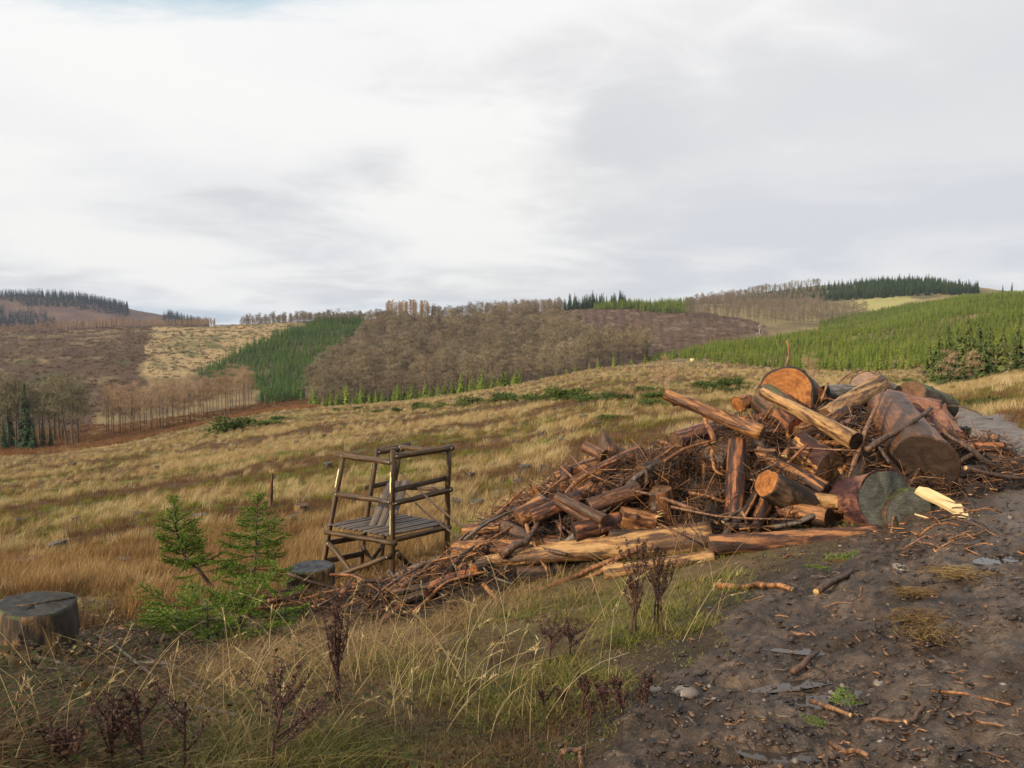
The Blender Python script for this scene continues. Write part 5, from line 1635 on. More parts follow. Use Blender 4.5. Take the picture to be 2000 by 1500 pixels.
def axis_mesh(a, b2, fn):
    """a mesh in a local frame whose Z runs from a to b2"""
    a, b2 = np.asarray(a, float), np.asarray(b2, float)
    me = fn(float(np.linalg.norm(b2 - a)))
    return me, a - s0, align(a, b2)


def pole(name, a, b2, r, r2=None, mat='post', label=None, parent=None):
    def fn(L):
        m2 = MB()
        t = np.linspace(0, 1, 7)
        g2 = np.random.default_rng(int(abs(a[0] * 911 + a[2] * 577 + b2[0] * 331) * 10) % 10000)
        w_ = g2.normal(0, .004, (7, 2))
        m2.tube(np.column_stack([w_, t * L]), np.linspace(r, r2 or r, 7) * g2.uniform(.94, 1.06, 7), 12, 0)
        return m2.mesh(name, [W[mat]])
    me, loc, rot = axis_mesh(a, b2, fn)
    o = obj(name, me, parent or seat, loc, rot)
    if name in ('rail', 'brace'):                          # a bolt head near each end
        L = float(np.linalg.norm(np.asarray(b2) - np.asarray(a)))
        v = rot.to_matrix().inverted() @ Vector((-.2, -1, .1)).normalized()
        v.z = 0
        v.normalize()
        for zz in (.055, L - .055):
            m3 = MB()
            c0 = np.array([v.x, v.y, 0]) * (r * .9)
            m3.tube([c0, c0 * 1.22], .011, 8)
            obj('bolt', m3.mesh('bolt', [BOLT]), o, (0, 0, zz))
    if label:
        o['label'] = label
    return o


def plank(name, a, b2, w_, t_, up, mat='board'):
    a, b2 = np.asarray(a, float), np.asarray(b2, float)
    L = float(np.linalg.norm(b2 - a))
    rot = align(a, b2)
    upl = rot.to_matrix().inverted() @ Vector(up)
    m2 = MB()
    m2.box((0, 0, 0), (0, 0, L), w_, t_, tuple(upl))
    o = obj(name, m2.mesh(name, [W[mat]], False), seat, a - s0, rot)
    bv = o.modifiers.new('bevel', 'BEVEL'); bv.width = min(.006, t_ * .3); bv.segments = 1
    return o


yA, yB, yC, yE, yD = 11.0, 10.3, 10.9, 11.6, 11.4
At, Ab = at(671, 886, yA), at(612, 1205, 10.7)
Bt, Bb = at(767, 880, yB), at(765, 1175, 10.25)
Ct, Cb = at(878, 868, yC), at(871, 1130, 10.9)
Et, Eb = at(783, 873, yE), at(733, 1140, 11.5)
Dt, Db = at(737, 875, yD), at(696, 1150, 11.2)
POSTS = {}
for nm, a, b2 in (('A', Ab, At), ('B', Bb, Bt), ('C', Cb, Ct), ('E', Eb, Et), ('D', Db, Dt)):
    gz_ = float(ground(a[0], a[1])) - .08
    if a[2] > gz_:                                       # let each post stand in the ground
        a = a + (a - b2) / abs((a - b2)[2]) * (a[2] - gz_)
    POSTS[nm] = pole('post', a, b2, .042, .036)


def along(p0, p1, py):
    """the point of a post seen at a photo row"""
    ts = np.linspace(0, 1, 400)
    q_ = p0[None] + (p1 - p0)[None] * ts[:, None]
    _, rows = proj(q_[:, 0], q_[:, 1], q_[:, 2])
    return q_[np.argmin(np.abs(rows - py))]


def span(p, q_, e0=.05, e1=.05, off=(0, 0, 0)):
    d_ = (q_ - p) / np.linalg.norm(q_ - p)
    o_ = np.array(off)
    return p - d_ * e0 + o_, q_ + d_ * e1 + o_


f = np.array([0, -.055, 0])
pole('rail', *span(along(Ab, At, 891), along(Bb, Bt, 903), .05, .02), .040)
pole('rail', *span(along(Bb, Bt, 892), along(Cb, Ct, 876), .02, .06), .042)
pole('rail', *span(along(Db, Dt, 884), along(Eb, Et, 877), .03, .05), .036)
pole('rail', *span(along(Eb, Et, 872), along(Cb, Ct, 884), .04, .02), .036, .030)
pole('rail', *span(along(Ab, At, 965), along(Bb, Bt, 981), .02, .02), .038)
pole('rail', *span(along(Bb, Bt, 985), along(Cb, Ct, 957), .02, .06), .038)
pole('rail', *span(along(Eb, Et, 951), along(Cb, Ct, 957), .02, .02), .032)
pole('beam', *span(along(Ab, At, 1038) + f * .6, along(Bb, Bt, 1059) + f * .6, .06, .07), .036)
pole('beam', *span(along(Bb, Bt, 1056), along(Cb, Ct, 1030), .02, .05), .036)
pole('beam', *span(along(Db, Dt, 1018), along(Eb, Et, 1011), .08, .05), .034)
pole('beam', *span(along(Eb, Et, 1012), along(Cb, Ct, 1030), .05, .05), .034)
pole('brace', at(621, 1138, 10.55), along(Bb, Bt, 1083) + f, .036, .032)
pole('brace', along(Ab, At, 1055) + f, at(740, 1178, 10.1), .032)
pole('brace', along(Bb, Bt, 1078) + np.array([.06, 0, 0]), at(816, 1122, 10.75), .036)
pole('brace', at(708, 1066, 11.1), at(742, 1125, 11.0), .032)
pole('brace', at(747, 1064, 11.4), at(702, 1132, 11.1), .030)
plank('rail_board', *span(along(Bb, Bt, 957) + np.array([.05, .03, 0]), along(Cb, Ct, 934) + np.array([-.03, .03, 0]), .03, .0), .07, .022, (.75, -.6, 0), 'dboard')
plank('rail_board', *span(along(Db, Dt, 951), along(Eb, Et, 942), .12, .05, (0, .05, 0)), .07, .022, (.6, -.75, 0), 'dboard')
plank('rail_board', *span(at(731, 881, 11.5), at(802, 867, 11.75), .0, .0), .05, .03, (.3, -.9, 0), 'dboard')
for r0_, r1_ in ((1061, 1046), (1097, 1080), (1140, 1120)):
    plank('ladder_rung', along(Ab, At, r0_) + np.array([.03, .02, 0]), along(Db, Dt, r1_) + np.array([0, -.05, 0]), .075, .028, (.7, -.7, 0), 'dboard')
# floor of slats that run from the front beam to the back
Fa, Fb = along(Ab, At, 1030), along(Bb, Bt, 1050)
Ga, Gb = along(Eb, Et, 1003), along(Cb, Ct, 1020)
zf = float(np.mean([Fa[2], Fb[2], Ga[2], Gb[2]])) + .015
n = 12
for k in range(n):
    t = (k + .5) / n
    a, b2 = Fa * (1 - t) + Fb * t, Ga * (1 - t) + Gb * t
    a[2] = b2[2] = zf + .004 * math.sin(k * 2.3)
    a, b2 = span(a, b2, .07 + .012 * math.sin(k * 5), .04)
    plank('floor_slat', a, b2, .058, .026, (0, 0, 1))
# three loose boards propped as a backrest
for (bx, by), (tx_, ty_) in (((724, 1035), (764, 943)), ((741, 1033), (780, 940)), ((758, 1031), (794, 938))):
    plank('backrest_board', at(bx, by, 10.75), at(tx_, ty_, 11.2), .098, .02, (-.1, -1, .45))
# pale stripes with ragged edges on two of the posts
STR, h, b = new_mat('pale_yellow_stripe')
h.put(b.inputs['Base Color'], h.ramp(h.noise(h.scale(coords(h), (80, 80, 12)), 1, 3, .6), [(.36, (.30, .22, .08)), (.46, (.78, .72, .36)), (.7, (.85, .82, .55))]))
b.inputs['Roughness'].default_value = .6
for (p0_, p1_, ra, rb, w_) in ((Ab, At, 915, 953, .026), (Bb, Bt, 921, 963, .026), (Bb, Bt, 995, 1046, .012)):
    a, b2 = along(p0_, p1_, ra), along(p0_, p1_, rb)
    g2 = np.random.default_rng(int(ra))
    t = np.linspace(0, 1, 14)
    L = float(np.linalg.norm(b2 - a))
    hw = w_ / 2 * (g2.uniform(.55, 1.1, 14)); hw[0] = hw[-1] = .002
    cx = g2.normal(0, .0025, 14)
    ang0 = -1.95                                          # the side of the post towards the track
    R_ = .0425
    loc_v = []
    rot = align(a, b2)
    view = rot.to_matrix().inverted() @ Vector((-.55, -.85, 0)).normalized()
    th0 = math.atan2(view.y, view.x)
    for i in range(14):
        for s in (-1, 0, 1):
            th = th0 + (cx[i] + s * hw[i]) / R_
            loc_v.append((R_ * math.cos(th), R_ * math.sin(th), t[i] * L))
    fs = [[i * 3 + s, i * 3 + s + 1, i * 3 + s + 4, i * 3 + s + 3] for i in range(13) for s in (0, 1)]
    o = obj('pale_stripe', make_mesh('pale_stripe', loc_v, np.array(fs), [STR]), seat, a - s0, rot)
    o.modifiers.new('thick', 'SOLIDIFY').thickness = .004
    pst = POSTS['A' if p0_ is Ab else 'B']
    o.parent = pst
    o.matrix_parent_inverse = (Matrix.Translation(pst.location) @ pst.rotation_euler.to_matrix().to_4x4()).inverted()
# the seat's root moved to its base: children are placed relative to it

# ---------------------------------------------------------------- stumps
def stump(name, label, base, r, hgt, topmat, barkmat='stump', seed=0, group=None, flare=.35, slant=0.0, step_cut=None, cat='tree stump', rings=16, sides=30):
    root = empty(name, base)
    tag(root, label, cat, group)
    v, q_, a, b2 = log_body(hgt, r, r * .93, seed, sides=sides, rings=rings, flare=flare, lump=.13, slant1=slant, knots=0)
    me = make_mesh('stump_bark', v, q_, [W[barkmat]])
    me.attributes.new('bark', 'FLOAT', 'POINT').data.foreach_set('value', log_body.bark.astype(np.float32))
    obj('bark', me, root)
    ev, ef = end_disc(b2, False, seed, .007)
    stump.top = obj('cut_top', make_mesh('cut_top', ev, ef, [CUT[topmat]], smooth=False), root)
    return root


p = at(70, 1178, 5.35)
gb = float(ground(p[0], p[1]))
st1 = stump('tree_stump', 'broad old stump with grey-green split top, orange-brown patches in its bark', (p[0], p[1], gb - .03), .27, p[2] - gb + .03, 'old', 'stump', seed=71, flare=.12, slant=-.06)
m = MB()
m.tube([(-.2, -.15, p[2] - gb + .03), (-.02, -.05, p[2] - gb + .032), (.2, .13, p[2] - gb + .03)], [.006, .012, .007], 6, 0)
obj('bark_ridge', m.mesh('bark_ridge', [W['stump'], SPLINT]), stump.top)
p = at(607, 1106, 9.2)
gb = float(ground(p[0], p[1]))
stump('tree_stump', 'flat blue-grey topped stump behind the hunting seat leg', (p[0], p[1], gb - .03), .275, p[2] - gb + .03, 'bluegrey', seed=72, flare=.25)
p = at(330, 1140, 9.6); gb = float(ground(p[0], p[1]))
stump('tree_stump', 'low mossy stump among dry grass behind the little leaning spruce', (p[0], p[1], gb - .03), .30, max(.16, p[2] - gb), 'bluegrey', seed=73, flare=.3)
STUMPS = [(165, 1090), (240, 1106), (60, 1112), (38, 1020), (145, 1024), (272, 1012), (390, 1020), (425, 1048), (590, 998), (895, 988), (930, 992), (958, 918), (1012, 950), (1024, 920), (1068, 918), (735, 1005), (570, 1024), (505, 1060), (110, 1078), (850, 950), (920, 935), (975, 968), (1100, 868), (1010, 870), (1165, 830), (1060, 850)]
for k, (px, py) in enumerate(STUMPS):
    q_ = hit(px, py, t0=8)
    r = g_.uniform(.12, .20)
    stump('tree_stump', 'small grey-topped stump standing in the dry grass of the felled field', (q_[0], q_[1], float(ground(q_[0], q_[1])) - .04), r, g_.uniform(.14, .24), ('bluegrey', 'grey', 'brown')[k % 3], ('stump', 'dark')[k % 2], seed=80 + k, group='small stumps in the field', rings=7, sides=14, slant=g_.normal(0, .18))
x, y, z, r_ = place(240, (azpx(-30), azpx(1420)), (24, 105), lambda px, py, r: (py > 770) & (px < 1420), 91, 2.0)
proto = []
for k in range(4):
    v, q_, a, b2 = log_body(.34, .19, .175, 120 + k, sides=12, rings=5, flare=.3, lump=.1)
    ev, ef = end_disc(b2, False, k, .005)
    mm = MB(); mm.add(v, q_, 0); mm.add(ev, ef[0], 1); mm.add(ev, ef[1], 1)
    proto.append(mm.mesh('stump', [W['stump'], CUT['bluegrey' if k % 2 else 'grey']], False))
for k in range(min(40, len(x))):
    tag(obj('tree_stump', proto[k % 4], loc=(x[k], y[k], z[k] - .04), rot=(g_.normal(0, .05), g_.normal(0, .05), g_.uniform(0, 6)), scl=g_.uniform(.5, 1.0)), 'distant small stump on the clear-felled field', 'tree stump', 'distant stumps on the felled field')

# splintered snag on the field
q_ = hit(528, 990, t0=8)
snag = log('broken_snag', 'thin splintered snag standing alone on the felled field', (q_[0], q_[1], q_[2] - .05), (q_[0] + .06, q_[1], q_[2] + .85), .055, .032, 'brown', ends=(None, 'orange'), seed=75, flare=1.1, cat='snag', splinter=True)
# pale yellow box hide at the plantation edge
q_ = hit(1352, 711, t0=60)
hide = empty('box_hide', (q_[0], q_[1], float(ground(q_[0], q_[1]))))
tag(hide, 'small pale yellow box hide at the edge of the plantation', 'hide')
YEL, h, b = new_mat('pale_yellow_boards')
h.put(b.inputs['Base Color'], h.ramp(h.noise(coords(h), 3, 3, .6), [(.3, (.55, .46, .18)), (.7, (.75, .66, .32))]))
m = MB(); m.box((0, 0, .7), (0, 0, 1.7), 1.1, 1.0, (0, 1, 0)); obj('cabin', m.mesh('cabin', [YEL], False), hide)
m = MB(); m.box((-.65, 0, 1.74), (.65, 0, 1.78), 1.2, .06); obj('roof', m.mesh('roof', [W['board']], False), hide)
for sx in (-.45, .45):
    for sy in (-.4, .4):
        m = MB(); m.tube([(sx * 1.1, sy * 1.1, -.1), (sx, sy, .7)], .05, 6); obj('leg', m.mesh('leg', [W['post']]), hide)
# ---------------------------------------------------------------- young spruces close by
def near_needles(name, stops):
    m, h, b = new_mat(name)
    c = h.ramp(h.n('ShaderNodeNewGeometry', _out='Random Per Island'), stops)
    c = h.mix(1.0, c, h.ramp(h.noise(h.n('ShaderNodeNewGeometry', _out='Position'), 6, 3, .6), [(.3, .65), (.7, 1.3)]), 'MULTIPLY')
    h.put(b.inputs['Base Color'], c)
    b.inputs['Roughness'].default_value = .5
    b.inputs['Specular IOR Level'].default_value = .35
    tr = h.n('ShaderNodeBsdfTranslucent', c)
    m.node_tree.links.new(h.n('ShaderNodeMixShader', .25, b.outputs[0], tr), m.node_tree.nodes['Material Output'].inputs[0])
    return m


M_NEEDLE = near_needles('near_spruce_needles', [(0, (.065, .12, .014)), (.5, (.13, .215, .020)), (1, (.22, .30, .036))])


def needles(m, p0, p1, n, L, rng, wid=.0048):
    t = rng.random((n, 1))
    p = p0 + (p1 - p0) * t
    ax = unit(p1 - p0)
    rd = rng.normal(size=(n, 3)); rd -= (rd @ ax)[:, None] * ax; rd = unit(rd)
    rd[:, 2] += .25
    d_ = unit(ax * .75 + rd * .8)
    sd = unit(np.cross(d_, rng.normal(size=(n, 3)))) * wid
    l = L * rng.uniform(.7, 1.2, (n, 1))
    m.tris(p - sd, p + sd, p + d_ * l, 1)


def spruce_branch(L, rng, droop=.1, up=.25, dens=1.0):
    """one branch along +X with side twigs, needles all over"""
    m = MB()
    t = np.linspace(0, 1, 6)
    pts = np.column_stack([t * L, rng.normal(0, .012 * L, 6) * t, L * (up * t ** 2.2 - droop * t)])
    m.tube(pts, np.linspace(.006, .0018, 6) * (.6 + L), 4, 0, caps=False)
    for i in range(5):
        if i > 0:
            needles(m, pts[i], pts[i + 1], int(26 * dens * L / .4), .020, rng)
    k = max(3, int(L / .055))
    for j in range(k):
        u = .22 + .75 * (j + .5) / k
        b0 = np.array([np.interp(u, t, pts[:, c]) for c in range(3)])
        for s in (-1, 1):
            l = L * .46 * (1.1 - u) * rng.uniform(.7, 1.25) + .03
            a = s * rng.uniform(.65, 1.0)
            e = b0 + np.array([math.cos(a) * l, math.sin(a) * l, rng.normal(-.06, .12) * l])
            m.tube([b0, e], [.0025, .001], 3, 0, caps=False)
            needles(m, b0, e, int(190 * dens * l) + 7, .019, rng)
            if l > .12:
                for s2 in (-1, 1):
                    b3 = b0 * .5 + e * .5
                    a2 = a + s2 * .7
                    e2 = b3 + np.array([math.cos(a2), math.sin(a2), rng.normal(0, .1)]) * l * .45
                    needles(m, b3, e2, int(150 * dens * l * .45) + 6, .018, rng)
    return m.mesh('branch', [M_BARK, M_NEEDLE], False)


BR = {}
rb_ = np.random.default_rng(700)
for L in (.12, .2, .3, .42, .55):
    BR[L] = [spruce_branch(L, rb_, droop=rb_.uniform(.02, .16), up=rb_.uniform(.12, .35)) for _ in range(4)]


def small_spruce(label, trunk_pts, r0, whorls, rng, cat='spruce'):
    """trunk_pts in world metres; whorls: (fraction of height, branch length, number, tilt)"""
    trunk_pts = np.asarray(trunk_pts, float)
    root = empty('young_spruce', trunk_pts[0])
    tag(root, label, cat)
    k = len(trunk_pts)
    loc_ = trunk_pts - trunk_pts[0]
    m = MB()
    m.tube(loc_, np.linspace(r0, .003, k), 7, 0, caps=False)
    obj('trunk', m.mesh('trunk', [M_BARK]), root)
    u = np.linspace(0, 1, k)
    for fr, L, n, tilt in whorls:
        p = np.array([np.interp(fr, u, loc_[:, c]) for c in range(3)])
        a0 = rng.uniform(0, 6.28)
        for j in range(n):
            Lk = min(BR, key=lambda q: abs(q - L))
            me = BR[Lk][int(rng.integers(0, 4))]
            rot = (rng.normal(0, .2), -tilt + rng.normal(0, .12), a0 + j * 6.283 / n + rng.normal(0, .2))
            obj('branch', me, root, p + np.array([0, 0, rng.normal(0, .012)]), rot, L / Lk * rng.uniform(.8, 1.15))
    return root


rs = np.random.default_rng(701)
y1 = 8.4
wh = [(t, .40 * (1 - t) ** .7 + .10, n, ti) for t, n, ti in ((.14, 2, -.05), (.26, 3, .0), (.40, 3, .05), (.50, 5, .15), (.57, 6, .2), (.63, 7, .3), (.69, 8, .35), (.75, 8, .4), (.81, 7, .5), (.87, 6, .6), (.93, 5, .8), (.99, 3, 1.1))]
gb = hit(425, 1185, t0=5)
small_spruce('leaning bushy little spruce with a bent trunk beside the low stump', [at(428, 1190, y1), at(418, 1152, y1), at(392, 1118, y1), at(358, 1085, y1), at(345, 1040, y1), at(340, 990, y1)], .028, wh, rs)
wh2 = [(t, L, n, ti) for t, L, n, ti in ((.12, .42, 3, -.1), (.22, .40, 3, .0), (.36, .40, 4, .05), (.48, .44, 5, .02), (.60, .40, 6, .06), (.69, .36, 7, .1), (.76, .32, 7, .14), (.83, .26, 7, .2), (.89, .19, 6, .3), (.94, .13, 4, .5), (.99, .12, 3, 1.2))]
small_spruce('slender upright little spruce with layered flat branches', [at(492, 1215, 8.3), at(497, 1160, 8.3), at(498, 1110, 8.3), at(500, 1050, 8.3), at(503, 984, 8.3)], .024, wh2, rs)
low = [(.2, .5, 4, .05), (.5, .46, 4, .15), (.95, .34, 4, .45)]
for k, (px, py, hh, lb) in enumerate([(405, 1245, 62, 'low spreading spruce sapling in front of the leaning spruce'), (470, 1240, 58, 'low sprawling spruce sapling below the upright spruce'), (345, 1225, 45, 'low spruce sapling on the stump side of the little spruces'), (545, 1215, 60, 'low spruce sapling between the upright spruce and the hunting seat')]):
    q_ = hit(px, py, t0=5)
    tp = at(px, py - hh, q_[1])
    small_spruce(lb, [q_ - np.array([0, 0, .05]), q_ * .5 + tp * .5, tp], .016, low, rs)
# sprays of green lying on the mud
for k, (px, py, s) in enumerate([(1585, 1106, .55), (1665, 1412, .3), (1635, 1440, .22), (1600, 1112, .4)]):
    q_ = hit(px, py)
    tag(obj('spruce_spray', BR[.42][k % 4], loc=q_ + np.array([0, 0, .05]), rot=(0, -.05, k * 1.4), scl=s * 1.4), 'green spruce spray lying on the mud', 'spruce spray', 'spruce sprays on the mud')

# ---------------------------------------------------------------- dead dock plants
DOCK, h, b = new_mat('dead_dock')
h.put(b.inputs['Base Color'], h.ramp(h.n('ShaderNodeNewGeometry', _out='Random Per Island'), [(0, (.022, .010, .008)), (.5, (.055, .022, .015)), (1, (.12, .05, .03))]))
b.inputs['Roughness'].default_value = .7


def dock(px, py, top, label, n_side=6, stems=1, spread=.5, seed=0, dens=1.0, group=None):
    rng = np.random.default_rng(seed)
    q_ = hit(px, py)
    H = float(at(px, top, q_[1])[2] - q_[2])
    root = empty('dead_dock_plant', q_)
    tag(root, label, 'plant', group)
    st_, sd_ = MB(), MB()
    def clusters(p0, p1, n):
        t = rng.random((n, 1))
        p = p0 + (p1 - p0) * t + rng.normal(0, .006, (n, 3))
        for _ in range(2):
            a, b2, c = (p + rng.normal(0, .0048, (n, 3)) for _ in range(3))
            sd_.tris(a, b2, c, 0)
    for s in range(stems):
        off = np.array([rng.normal(0, .06), rng.normal(0, .05), 0]) * (stems > 1)
        lean = np.array([rng.normal(0, .08), rng.normal(0, .05), 0])
        hh = H * (1 if s == 0 else rng.uniform(.55, .95))
        pts = np.array([off, off + lean * .3 * hh + np.array([0, 0, hh * .5]), off + lean * hh + np.array([0, 0, hh])])
        st_.tube(pts - np.array([0, 0, .03]), [.007, .005, .002], 5, 0, caps=False)
        clusters(pts[1] * .6 + pts[2] * .4, pts[2], int(110 * hh * dens))
        for k in range(n_side):
            u = .3 + .55 * (k + rng.random()) / n_side
            p0 = pts[0] + (pts[2] - pts[0]) * u
            a = rng.uniform(0, 6.28)
            l = hh * (1 - u) * rng.uniform(.6, 1.0) + .05
            p1 = p0 + np.array([math.cos(a) * spread * l, math.sin(a) * spread * l, l * .85])
            st_.tube([p0, p0 * .5 + p1 * .5 + np.array([math.cos(a), math.sin(a), -.4]) * .05 * l, p1], [.004, .003, .0012], 4, 0, caps=False)
            clusters(p0 * .75 + p1 * .25, p1, int(240 * l * dens) + 6)
    obj('stem', st_.mesh('stem', [DOCK]), root)
    obj('seed_heads', sd_.mesh('seed_heads', [DOCK], False), root)


dock(1245, 1240, 1052, 'tall many-stemmed dead dock with dark seed heads before the peeled log', 5, 6, .35, 801)
dock(1085, 1290, 1215, 'low branching dead dock in the green grass before the heap', 8, 2, 1.1, 802)
dock(668, 1375, 1170, 'tall thin blackish dead dock at the tip of the branch heap', 5, 3, .25, 803, .8)
dock(525, 1520, 1338, 'wide branching reddish dead dock in the near grass', 11, 1, .95, 804, 1.2)
dock(300, 1530, 1335, 'bushy dark red dead dock in the near grass', 9, 2, .55, 805, 1.2)
dock(362, 1525, 1352, 'forked thin dead dock beside the bushy dark red one', 4, 1, .8, 806)
dock(150, 1520, 1400, 'small blackish dead dock near the old broad stump', 7, 2, .5, 807)
dock(1165, 1400, 1335, 'small withered black plant at the edge of the mud', 5, 4, .3, 808)
dock(1245, 1385, 1335, 'withered black plant tuft beside the muddy track', 5, 4, .3, 809)
dock(1105, 1385, 1345, 'tiny withered brown plant in the green grass', 4, 2, .6, 810)

# ---------------------------------------------------------------- grass: small blade clumps, scattered
def grass_mat(name, stops, by_place=.8, trans=.3, scale=.5):
    m, h, b = new_mat(name)
    nt = m.node_tree
    oi = nt.nodes.new('ShaderNodeObjectInfo')
    isl = h.n('ShaderNodeNewGeometry', _out='Random Per Island')
    ln = h.noise(oi.outputs['Location'], scale, 3, .6)
    f_ = h.math('ADD', h.math('ADD', h.math('MULTIPLY', isl, .3), h.math('MULTIPLY', oi.outputs['Random'], .25)), h.math('MULTIPLY', ln, by_place * .6))
    c = h.ramp(f_, stops)
    h.put(b.inputs['Base Color'], c)
    b.inputs['Roughness'].default_value = .6
    b.inputs['Specular IOR Level'].default_value = .1
    tr = h.n('ShaderNodeBsdfTranslucent', c)
    nt.links.new(h.n('ShaderNodeMixShader', trans, b.outputs[0], tr), nt.nodes['Material Output'].inputs[0])
    return m


GM_TAN = grass_mat('dry_grass_blades', [(.15, (.19, .115, .045)), (.45, (.35, .245, .105)), (.65, (.51, .40, .205)), (.9, (.68, .59, .38))])
GM_RUST = grass_mat('brown_heath_stems', [(.15, (.060, .033, .018)), (.45, (.125, .070, .034)), (.7, (.21, .125, .058)), (.9, (.33, .21, .10))])
GM_GREEN = grass_mat('green_grass_blades', [(.15, (.055, .085, .012)), (.45, (.12, .15, .020)), (.65, (.21, .215, .034)), (.9, (.36, .31, .075))])
GM_LEAF = grass_mat('bramble_leaves', [(.15, (.03, .035, .012)), (.45, (.06, .065, .02)), (.6, (.09, .06, .03)), (.9, (.16, .075, .03))])


def clump(seed, n, hgt, rad, mat, lean=(.35, 0), wid=.004, segs=3, curl=.6, spread=.25):
    rng = np.random.default_rng(seed)
    m = MB()
    a = rng.uniform(0, 6.28, n); rr = rad * np.sqrt(rng.random(n))
    base = np.column_stack([rr * np.cos(a), rr * np.sin(a), np.full(n, -.02)])
    l = hgt * rng.uniform(.45, 1.15, n)
    dirh = np.column_stack([lean[0] + rng.normal(0, spread, n), lean[1] + rng.normal(0, spread, n)])
    w_ = unit(np.column_stack([-dirh[:, 1] + rng.normal(0, .3, n), dirh[:, 0] + rng.normal(0, .3, n), np.zeros(n)])) * wid * rng.uniform(.6, 1.4, (n, 1))
    cu = curl * rng.uniform(.3, 1.4, n)
    rows = []
    for k in range(segs + 1):
        t = k / segs
        off = np.column_stack([dirh * (l * (t * .55 + cu * t * t))[:, None], l * (t - .32 * cu * t * t)])
        rows.append((base + off, (1 - t) ** .7))
    vs, fs = [], []
    for k, (p, s) in enumerate(rows[:-1]):
        vs += [p - w_ * s, p + w_ * s]
    vs.append(rows[-1][0])
    V = np.vstack(vs)
    for k in range(segs - 1):
        a0 = np.arange(n) + 2 * k * n
        fs.append(np.stack([a0, a0 + n, a0 + 3 * n, a0 + 2 * n], -1))
    a0 = np.arange(n) + 2 * (segs - 1) * n
    ft = np.stack([a0, a0 + n, np.arange(n) + 2 * segs * n], -1)
    return make_mesh('clump', V, [np.vstack(fs), ft], [mat])


def spread_pts(n, az, rr, seed, test):
    rng = np.random.default_rng(seed)
    a = rng.uniform(az[0], az[1], n)
    r = np.exp(rng.uniform(math.log(rr[0]), math.log(rr[1]), n))
    x, y = r * np.sin(a), r * np.cos(a)
    z = ground(x, y)
    px, py = proj(x, y, z)
    k = test(x, y, r, px, py, rng)
    return x[k], y[k], z[k], r[k], rng


def sow(name, P, protos, scl, label, tilt=.12, turn=.9):
    x, y, z, r, rng = P
    n_ = len(x)
    rot = np.column_stack([rng.normal(0, tilt, n_), rng.normal(0, tilt, n_), rng.normal(0, turn, n_)])
    s = scl(r, rng.random(n_))
    scatter(name, np.column_stack([x, y, z]), rot, s, rng.integers(0, len(protos), n_), protos, label)


def free(x, y, r):
    """not on the track and not inside the heap"""
    d_ = poly_dist(x, y, TRACK)
    return ~(in_poly(x, y, TRACK) & (d_ > .05 + 1.1 * np.clip(fbm(x * 2.0, y * 2.0, 171, 3) - .5, 0, 1))) & (mound(x, y) < .06)


AZ = (math.radians(-40), math.radians(40))
EDGE = 262


def t_tan(x, y, r, px, py, rng):
    t, gg = field_mix(x, y)
    return free(x, y, r) & (r < EDGE) & (rng.random(len(x)) < t * .95 * (1 - .75 * gg)) & (r > 8.5) & ~((px < 260) & (py > 1165)) & (rng.random(len(x)) > .75 * (1 - sst(r, 13, 20)) * (px < 800))


def t_rust(x, y, r, px, py, rng):
    t, gg = field_mix(x, y)
    return free(x, y, r) & (r < EDGE) & (rng.random(len(x)) < (1 - t) * .8 + .08) & (r > 8.0)


def t_green(x, y, r, px, py, rng):
    t, gg = field_mix(x, y)
    return free(x, y, r) & (r < EDGE) & (rng.random(len(x)) < gg * .8 + .05) & (r > 9)


GM_RUS = grass_mat('russet_grass_blades', [(.15, (.11, .058, .026)), (.45, (.22, .125, .052)), (.65, (.34, .215, .092)), (.9, (.50, .36, .17))])
GM_BRK = grass_mat('valley_bracken', [(.15, (.11, .048, .022)), (.45, (.20, .088, .036)), (.65, (.29, .15, .06)), (.9, (.38, .26, .12))], scale=.05)
far_s = lambda r, u: (.55 + .75 * u) * np.clip(.8 + .0075 * r, .8, 2.2)
tanp = [clump(900 + k, 36, .36, .13, GM_TAN, (.42, .05), .0045) for k in range(4)]
rustp = [clump(910 + k, 26, .22, .17, GM_RUST, (.12, 0), .005, 2, .3, .3) for k in range(4)]
greenp = [clump(920 + k, 26, .20, .12, GM_GREEN, (.1, 0), .006, 2, .5, .4) for k in range(3)]
sow('dry_grass', spread_pts(80000, AZ, (8.5, 270), 951, t_tan), tanp, far_s, 'pale dry grass blown over on the clear-felled field')
sow('brown_heath', spread_pts(62000, AZ, (8.0, 270), 952, t_rust), rustp, far_s, 'brown heath and dead bracken on the clear-felled field')
rusp = [clump(975 + k, 36, .34, .13, GM_RUS, (.22, .05), .0042) for k in range(3)]
sow('russet_grass', spread_pts(15000, (AZ[0], azpx(860)), (8.2, 21), 959, lambda x, y, r, px, py, rng: free(x, y, r) & ~((px < 260) & (py > 1165)) & (rng.random(len(x)) < (1 - sst(r, 12, 20)) * .8)), rusp, far_s, 'russet withered grass on the near part of the felled field')
brkp = [clump(985 + k, 26, .6, .45, GM_BRK, (.1, 0), .03, 2, .6, .7) for k in range(3)]
sow('valley_bracken', spread_pts(9000, (AZ[0], azpx(620)), (255, 350), 960, lambda x, y, r, px, py, rng: rng.random(len(x)) < .8), brkp, lambda r, u: .8 + 1.6 * u, 'russet bracken and pale grass on the valley floor', turn=3)
sow('green_growth', spread_pts(34000, AZ, (9, 270), 953, t_green), greenp, far_s, 'patches of green grass on the clear-felled field')


def t_brash(x, y, r, px, py, rng):
    return (r > 300) & (r < 900) & (in_poly(px, py, P_CUT_L) | in_poly(px, py, P_CUT_R) | in_poly(px, py, P_TAN_L))


